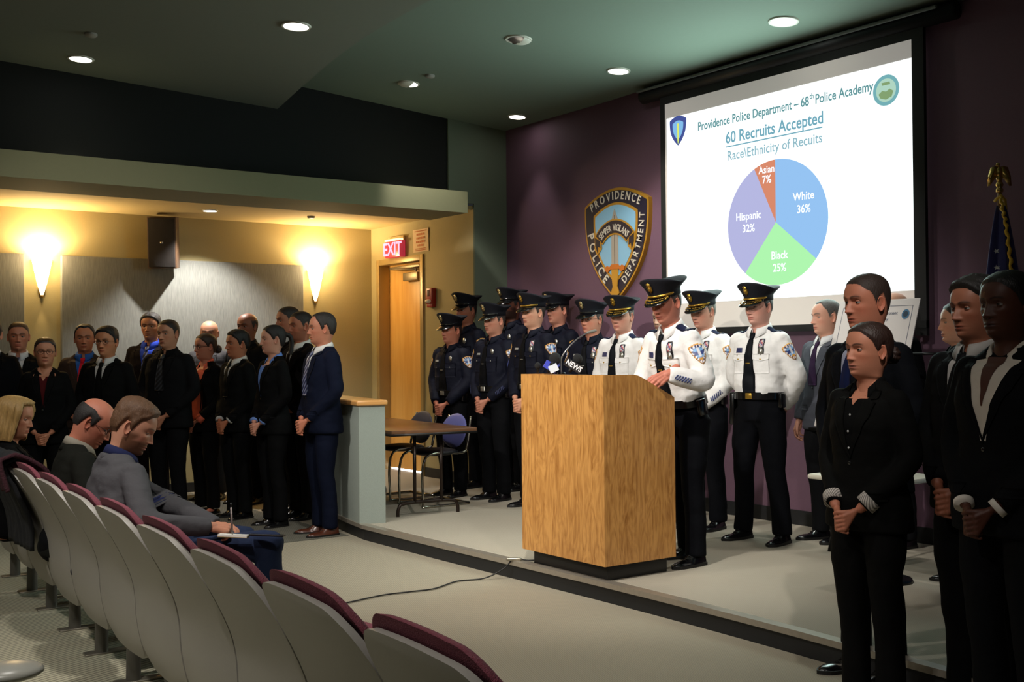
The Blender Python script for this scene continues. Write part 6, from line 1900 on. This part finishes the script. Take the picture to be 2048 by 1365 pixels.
CAST = [
    dict(label='person in a dark suit cut by the left edge of the picture', x=1.938, y=10.058, z=0, yaw=159.1, h=1.728, hyaw=0, jacket='#0e1018', shirt='#b8b8bc', tie='#1a2038', group='people in suits in front of the sconce wall', seed=1),
    dict(label='man with cropped light brown hair, white shirt and patterned navy tie, farthest left', x=2.219, y=10.348, z=0, yaw=162.9, h=1.718, hyaw=3, jacket='#0f1012', shirt='#c9c9cc', tie='#20264a', tie2='#8d93a8', hair='#3a2416', style='crew', skin='#b5775c', group='people in suits in front of the sconce wall', lw=0.055, seed=2),
    dict(label='woman in glasses with a dark red top and black jacket', x=2.255, y=9.583, z=0, yaw=158.8, h=1.573, hyaw=8, fem=1, jacket='#0e0e10', shirt='#4a1216', nocollar=1, open=1.36, hair='#231510', style='bun', skin='#b98064', glasses=0.0016, group='people in suits in front of the sconce wall', vw=0.045, bunz=0.02, seed=3),
    dict(label='man in a brown jacket with blue shirt and bright red tie', x=2.79, y=10.431, z=0, yaw=153.0, h=1.704, hyaw=7, jacket='#3a2e28', shirt='#2d5fae', tie='#c4182c', hair='#0f0c0b', style='short', line='rec', skin='#b8795a', ht=0.01, group='people in suits in front of the sconce wall', vw=0.07, seed=4),
    dict(label='man in glasses, white shirt and black tie beside the red-tied man', x=2.715, y=9.499, z=0, yaw=134.0, h=1.658, hyaw=2, jacket='#0f1011', shirt='#c6c6c4', tie='#0a0a0c', hair='#0e0b0a', style='short', skin='#b57a58', glasses=0.0018, group='people in suits in front of the sconce wall', bw=1.08, bd=1.1, ht=0.016, seed=5),
    dict(label='tall man with curly dark hair and a bright blue shirt under a maroon jacket', x=3.527, y=10.887, z=0, yaw=140.0, h=1.832, hyaw=4, jacket='#1c1214', shirt='#2b46b8', tie='#141a38', tie2='#5566a8', hair='#140f0d', style='thick', ht=0.012, fringe=0.001, skin='#a86f4e', group='people in suits in front of the sconce wall', vw=0.075, seed=6),
    dict(label='broad man in a charcoal suit with black shirt and dark striped tie', x=3.328, y=9.799, z=0, yaw=129.2, h=1.735, hyaw=-6, jacket='#1b1c20', shirt='#0c0c0e', tie='#101114', tie2='#3a3d44', hair='#120d0b', style='crew', skin='#b98468', group='people in suits in front of the sconce wall', bw=1.1, bd=1.08, seed=7),
    dict(label='bald man in grey standing behind the woman in the coral blouse', x=4.113, y=10.897, z=0, yaw=139.3, h=1.766, hyaw=10, jacket='#3c3c40', shirt='#8e8fa0', hair='#5a4a40', style='bald', skin='#c08c74', group='people in suits in front of the sconce wall', bw=1.0, seed=8),
    dict(label='woman in glasses with a coral blouse under a black cardigan', x=3.699, y=9.901, z=0, yaw=107.5, h=1.616, hyaw=-10, fem=1, jacket='#0c0c0d', shirt='#d8684e', open=1.365, hair='#2a1a12', style='bun', skin='#b87a62', glasses=0.0022, group='people in suits in front of the sconce wall', vw=0.1, vpow=0.25, button=0.9, lw=0.012, ow=0.028, cuffc='#d8684e', cuffb=0.05, cuffr=0.004, flats=1, bunz=-0.02, seed=9),
    dict(label='man with black cropped hair and white shirt between the coral blouse and the ponytail', x=3.818, y=9.447, z=0, yaw=103.0, h=1.638, hyaw=-11, jacket='#0e0f10', shirt='#c4c2bc', tie='#101314', hair='#090807', style='thick', ht=0.012, fringe=0.002, skin='#a5694c', group='people in suits in front of the sconce wall', face={'nose': 1.15}, cuffc='#b8b8b6', seed=10),
    dict(label='tall balding man in black behind the others, head in shadow', x=4.282, y=10.345, z=0, yaw=117.5, h=1.824, hyaw=2, jacket='#0b0b0c', shirt='#1a1a1c', hair='#130e0c', style='bald', horseshoe=0.8, skin='#7c4a34', group='people in suits in front of the sconce wall', bw=1.05, seed=11),
    dict(label='woman with a black ponytail and light blue shirt collar', x=3.865, y=8.798, z=0, yaw=94.3, h=1.666, hyaw=-14, fem=1, jacket='#0c0d0f', shirt='#5d7fc0', hair='#0e0b0a', style='pony', skin='#c08e78', group='people in suits in front of the sconce wall', open=1.385, vw=0.05, lid=0, cuffc='#6f8fd0', gaze=(0, -15), seed=12),
    dict(label='man at the back of the suited group, half hidden behind the ponytailed woman', x=4.346, y=9.56, z=0, yaw=87.6, h=1.858, hyaw=-2, jacket='#0f0f11', shirt='#bdbdba', tie='#16181c', hair='#1d1410', style='crew', skin='#a86e54', group='people in suits in front of the sconce wall', seed=13),
    dict(label='man in a dark brown suit and white shirt left of the navy suit', x=4.244, y=9.079, z=0, yaw=96.9, h=1.794, hyaw=-4, jacket='#191414', shirt='#c8c6c0', tie='#1b1416', hair='#1a120e', style='crew', skin='#a86a50', group='people in suits in front of the sconce wall', beard=0.35, seed=14),
    dict(label='man in a navy suit and brown shoes beside the half wall', x=3.995, y=8.15, z=0, yaw=87.9, h=1.749, hyaw=-14, jacket='#0e1730', shirt='#cac8c4', tie='#1a2248', tie2='#6f7690', hair='#1c130f', style='short', ht=0.007, skin='#b87a60', group='people in suits in front of the sconce wall', brown_shoes=1, bw=1.08, bd=1.08, face={'nose': 1.1}, line='rec', button=1.1, seed=15),
    dict(label='shortest officer, in dark uniform by the door, hands folded', x=5.635, y=8.819, z=0.11, yaw=105.4, h=1.641, hyaw=-6, fem=0, cap='patrol', hair='#2a1a12', skin='#b5755e', tie='#0b0c12', bw=0.98, face={'w': 1.0, 'jaw': 1.0, 'nose': 0.95}, outfit='uniform_dark', trousers='#0c0d12', style='hat', group='officers in dark uniform behind the lectern', seed=16),
    dict(label='officer in dark uniform at the back, nearest the fire alarm', x=6.133, y=9.324, z=0.11, yaw=101.7, h=1.862, hyaw=-3, cap='patrol', hair='#120d0b', skin='#9a5f48', tie='#0b0c12', bw=0.94, outfit='uniform_dark', trousers='#0c0d12', style='hat', group='officers in dark uniform behind the lectern', seed=17),
    dict(label='stocky officer in dark uniform with a silver badge and sleeve stripes, left of the sergeant', x=5.787, y=8.341, z=0.11, yaw=99.2, h=1.721, hyaw=-4, cap='patrol', hair='#2a1c15', skin='#b07a64', tie='#0b0c12', bw=1.06, bd=1.12, hash=1, outfit='uniform_dark', trousers='#0c0d12', style='hat', group='officers in dark uniform behind the lectern', seed=18),
    dict(label='officer with a dark beard in dark uniform at the back of the group', x=6.348, y=8.862, z=0.11, yaw=98.4, h=1.898, hyaw=-6, cap='patrol', hair='#0b0808', skin='#5c3324', beard=0.8, tie='#0b0c12', bw=0.94, outfit='uniform_dark', trousers='#0c0d12', style='hat', group='officers in dark uniform behind the lectern', seed=19),
    dict(label='sergeant in dark uniform with blue sleeve chevrons and a gold cap strap', x=5.772, y=7.736, z=0.11, yaw=97.3, h=1.777, hyaw=-6, cap='sergeant', hair='#2a1c15', skin='#c79379', chevrons=1, ribbon=1, tie='#0b0c12', outfit='uniform_dark', trousers='#0c0d12', style='hat', group='officers in dark uniform behind the lectern', seed=20),
    dict(label='officer in dark uniform standing behind and right of the sergeant', x=6.434, y=8.246, z=0.11, yaw=98.0, h=1.826, hyaw=-6, cap='patrol', hair='#241812', skin='#b87e68', tie='#0b0c12', outfit='uniform_dark', trousers='#0c0d12', style='hat', group='officers in dark uniform behind the lectern', seed=21),
    dict(label='officer in dark uniform and glasses behind the gooseneck microphone', x=5.953, y=7.175, z=0.11, yaw=106.3, h=1.701, hyaw=-6, cap='patrol', hair='#3a302c', skin='#bb7f68', glasses=0.0012, ribbon=1, tie='#0b0c12', outfit='uniform_dark', trousers='#0c0d12', style='hat', group='officers in dark uniform behind the lectern', seed=22),
    dict(label='officer in a white shirt partly hidden behind the speaker at the lectern', x=5.76, y=6.576, z=0.11, yaw=98.8, h=1.705, hyaw=10, cap='command', hair='#3a2a20', skin='#c08c78', hpitch=-3, outfit='uniform_white', trousers='#0a0c14', bw=1.04, style='hat', tie='#0f141c', group='officers in white shirts', seed=23),
    dict(label='bald man whose head shows behind the speaker', x=6.299, y=6.681, z=0.11, yaw=96.7, h=1.698, hyaw=0, jacket='#15151a', shirt='#b0b0b0', hair='#6a5a50', style='bald', horseshoe=0.5, skin='#c9a48e', seed=24),
    dict(label='officer in a white shirt looking down, hands folded, right of the speaker', x=6.055, y=5.994, z=0.11, yaw=98.7, h=1.729, hyaw=-4, cap='command', hair='#4a4038', skin='#b88470', hash=1, hpitch=-7, rank='gold', lid=2, outfit='uniform_white', trousers='#0a0c14', bw=1.04, style='hat', tie='#0f141c', group='officers in white shirts', seed=25),
    dict(label='officer in a white shirt with hands behind his back, beneath the screen', x=5.931, y=5.345, z=0.11, yaw=98.0, h=1.734, hyaw=-6, cap='command', hair='#1d1612', skin='#c29080', pose='back', hpitch=-2, stance=0.16, outfit='uniform_white', trousers='#0a0c14', bw=1.04, style='hat', tie='#0f141c', group='officers in white shirts', seed=26),
    dict(label='man in a grey suit with a purple tie under the corner of the screen', x=6.306, y=5.076, z=0.11, yaw=82.8, h=1.656, hyaw=-14, jacket='#4a4c54', trousers='#191a1d', shirt='#cfcfd0', tie='#2c1a34', hair='#4a4744', style='crew', line='rec', skin='#c08e78', pose='side', face={'nose': 1.15}, fade=0.6, seed=27),
    dict(label='person standing behind the presentation board, only the forehead showing', x=6.467, y=4.652, z=0.11, yaw=75.7, h=1.687, hyaw=-5, jacket='#15161a', shirt='#a0a0a0', hair='#2a1c14', style='bald', skin='#c99a80', seed=28),
    dict(label='tall man with a shaved haircut in a dark navy suit behind the woman in black', x=4.146, y=3.118, z=0, yaw=84.9, h=1.746, hyaw=-8, jacket='#0d1018', shirt='#8f90a0', tie='#121a3c', hair='#2b1c16', style='crew', skin='#b5735a', bw=1.02, fade=0.6, iris='#2e3a40', group='recruits standing at the right', seed=29),
    dict(label='woman with a bun in a black suit with striped cuffs, hands folded', x=3.811, y=2.866, z=0, yaw=88.9, h=1.524, hyaw=-12, fem=1, jacket='#111110', shirt='#0c0c0d', hair='#2c1a14', style='bun', skin='#b97a60', cuffc='#c8b8b0', stripe=1, cuffb=0.055, cuffr=0.01, cufff=-0.012, open=1.375, ow=0.03, buttons=1, bw=1.06, bd=1.06, hpitch=3, brow=1, face={'lips': 1.25, 'nose': 0.9}, lipc='#9c5a50', bunz=-0.01, group='recruits standing at the right', seed=30),
    dict(label='woman in a bright blue jacket half hidden behind the dark-haired man', x=5.688, y=3.673, z=0.11, yaw=50.9, h=1.57, hyaw=-6, fem=1, jacket='#2f8fd0', shirt='#15171c', hair='#1a100c', style='bun', skin='#c48e72', group='recruits standing at the right', seed=31),
    dict(label='man with dark hair in a black suit, behind the woman at the right edge', x=4.074, y=2.554, z=0, yaw=82.1, h=1.695, hyaw=-6, jacket='#0f1012', shirt='#a09c98', tie='#101114', hair='#130e0c', style='thick', ht=0.016, skin='#8f5a44', face={'nose': 1.1}, group='recruits standing at the right', seed=32),
    dict(label='woman at the right edge in a black suit and open white blouse', x=3.704, y=2.204, z=0, yaw=82.8, h=1.684, hyaw=-4, fem=1, jacket='#0e1014', shirt='#d0c6b8', open=1.24, ow=0.036, drop=0.062, cpt=0.13, hair='#080606', style='bun', skin='#4c2a1e', cuffc='#d8d0c6', cuffb=0.0, cufff=0.022, vw=0.1, lw=0.05, bw=1.12, bd=1.08, face={'lips': 1.6, 'nosew': 1.35, 'nose': 0.85}, hpitch=2, lipc='#3a1a18', group='recruits standing at the right', seed=33),
    dict(label='officer in a white shirt and gold-trimmed cap speaking at the lectern, looking down', x=4.98, y=5.1, z=0.11, yaw=87.1, h=1.745, cap='command', hair='#3b2a20', skin='#b97763', lean=13, hpitch=2, hyaw=10, arms={'L': {'E': (-0.3, 0.09, 1.115), 'W': (-0.222, 0.325, 1.175), 'hand': 'relaxed', 'dir': (0.12, 0.86, -0.5), 'dorsal': (-0.8, 0.15, 0.58)}, 'R': {'E': (0.27, 0.12, 1.1), 'W': (0.2, 0.33, 1.08), 'hand': 'relaxed'}}, hash=1, stance=0.12, lid=4, face={'nose': 1.15}, steps=(-0.1, 0.05), outfit='uniform_white', trousers='#0a0c14', bw=1.04, style='hat', tie='#0f141c', group='officers in white shirts', seed=34),
    dict(label='bearded man in a grey blazer and jeans, sitting and writing in a notebook', x=1.56, y=5.47, z=0, yaw=-111.7, h=1.7, jacket='#4c4b4e', jb=0.35, trousers='#26304a', shirt='#23284a', hair='#553820', style='thick', ht=0.022, fringe=0.004, skin='#c08a70', beard=0.85, beardc='#55351e', lean=9, twist=26, hpitch=-15, hyaw=-34, lid=-4, bw=1.14, bd=1.08, fold=2, seat={'z': 0.43, 'knee': {'R': (0.21, 0.76, 0.545), 'L': (-0.08, 0.64, 0.53)}, 'ankle': {'R': (0.22, 0.82, 0.1), 'L': (-0.1, 0.66, 0.1)}}, arms={'R': {'E': (0.33, 0.2, 0.66), 'W': (0.25, 0.48, 0.625), 'hand': 'pen', 'dir': (-0.35, 0.85, -0.15), 'dorsal': (0.35, 0.1, 0.85)}, 'L': {'E': (-0.22, 0.2, 0.72), 'W': (0.05, 0.5, 0.6), 'hand': 'relaxed', 'dir': (0.5, 0.8, 0.0), 'dorsal': (-0.3, 0, 0.9)}}, group='people sitting in the auditorium seats', vw=0.04, seed=35),
    dict(label='balding man in a dark green-grey jacket, sitting with his head bowed', x=1.54, y=6.1, z=0, yaw=-111.7, h=1.66, jacket='#24251f', shirt='#8b8578', hair='#1b1614', style='bald', horseshoe=0.95, ht=0.01, hz=0.066, skin='#b8735c', lean=8, twist=16, hpitch=-26, hyaw=-22, lid=0, bw=1.1, bd=1.15, seat={'z': 0.465, 'knee': {'R': (0.11, 0.58, 0.5), 'L': (-0.13, 0.55, 0.5)}, 'ankle': {'R': (0.12, 0.62, 0.1), 'L': (-0.14, 0.6, 0.1)}}, arms={'R': {'E': (0.27, 0.14, 0.7), 'W': (0.1, 0.36, 0.64), 'hand': 'relaxed'}, 'L': {'E': (-0.27, 0.14, 0.7), 'W': (-0.1, 0.36, 0.63), 'hand': 'relaxed'}}, group='people sitting in the auditorium seats', glasses=0.0014, trousers='#15161a', seed=36),
    dict(label='blonde woman with chin-length hair in a black top, sitting at the far left', x=1.44, y=7.06, z=0, yaw=-115.5, h=1.58, fem=1, jacket='#0d0d0f', shirt='#0d0d0f', nocollar=1, hair='#a88650', style='bob', skin='#c08468', lean=5, twist=10, hpitch=-4, hyaw=-20, seat={'z': 0.49, 'knee': {'R': (0.1, 0.54, 0.5), 'L': (-0.11, 0.54, 0.5)}, 'ankle': {'R': (0.11, 0.58, 0.1), 'L': (-0.12, 0.58, 0.1)}}, arms={'R': {'E': (0.23, 0.1, 0.74), 'W': (0.08, 0.32, 0.64), 'hand': 'relaxed'}, 'L': {'E': (-0.23, 0.1, 0.74), 'W': (-0.08, 0.32, 0.63), 'hand': 'relaxed'}}, group='people sitting in the auditorium seats', trousers='#101114', seed=37),
]
for c_ in CAST: person(c_)
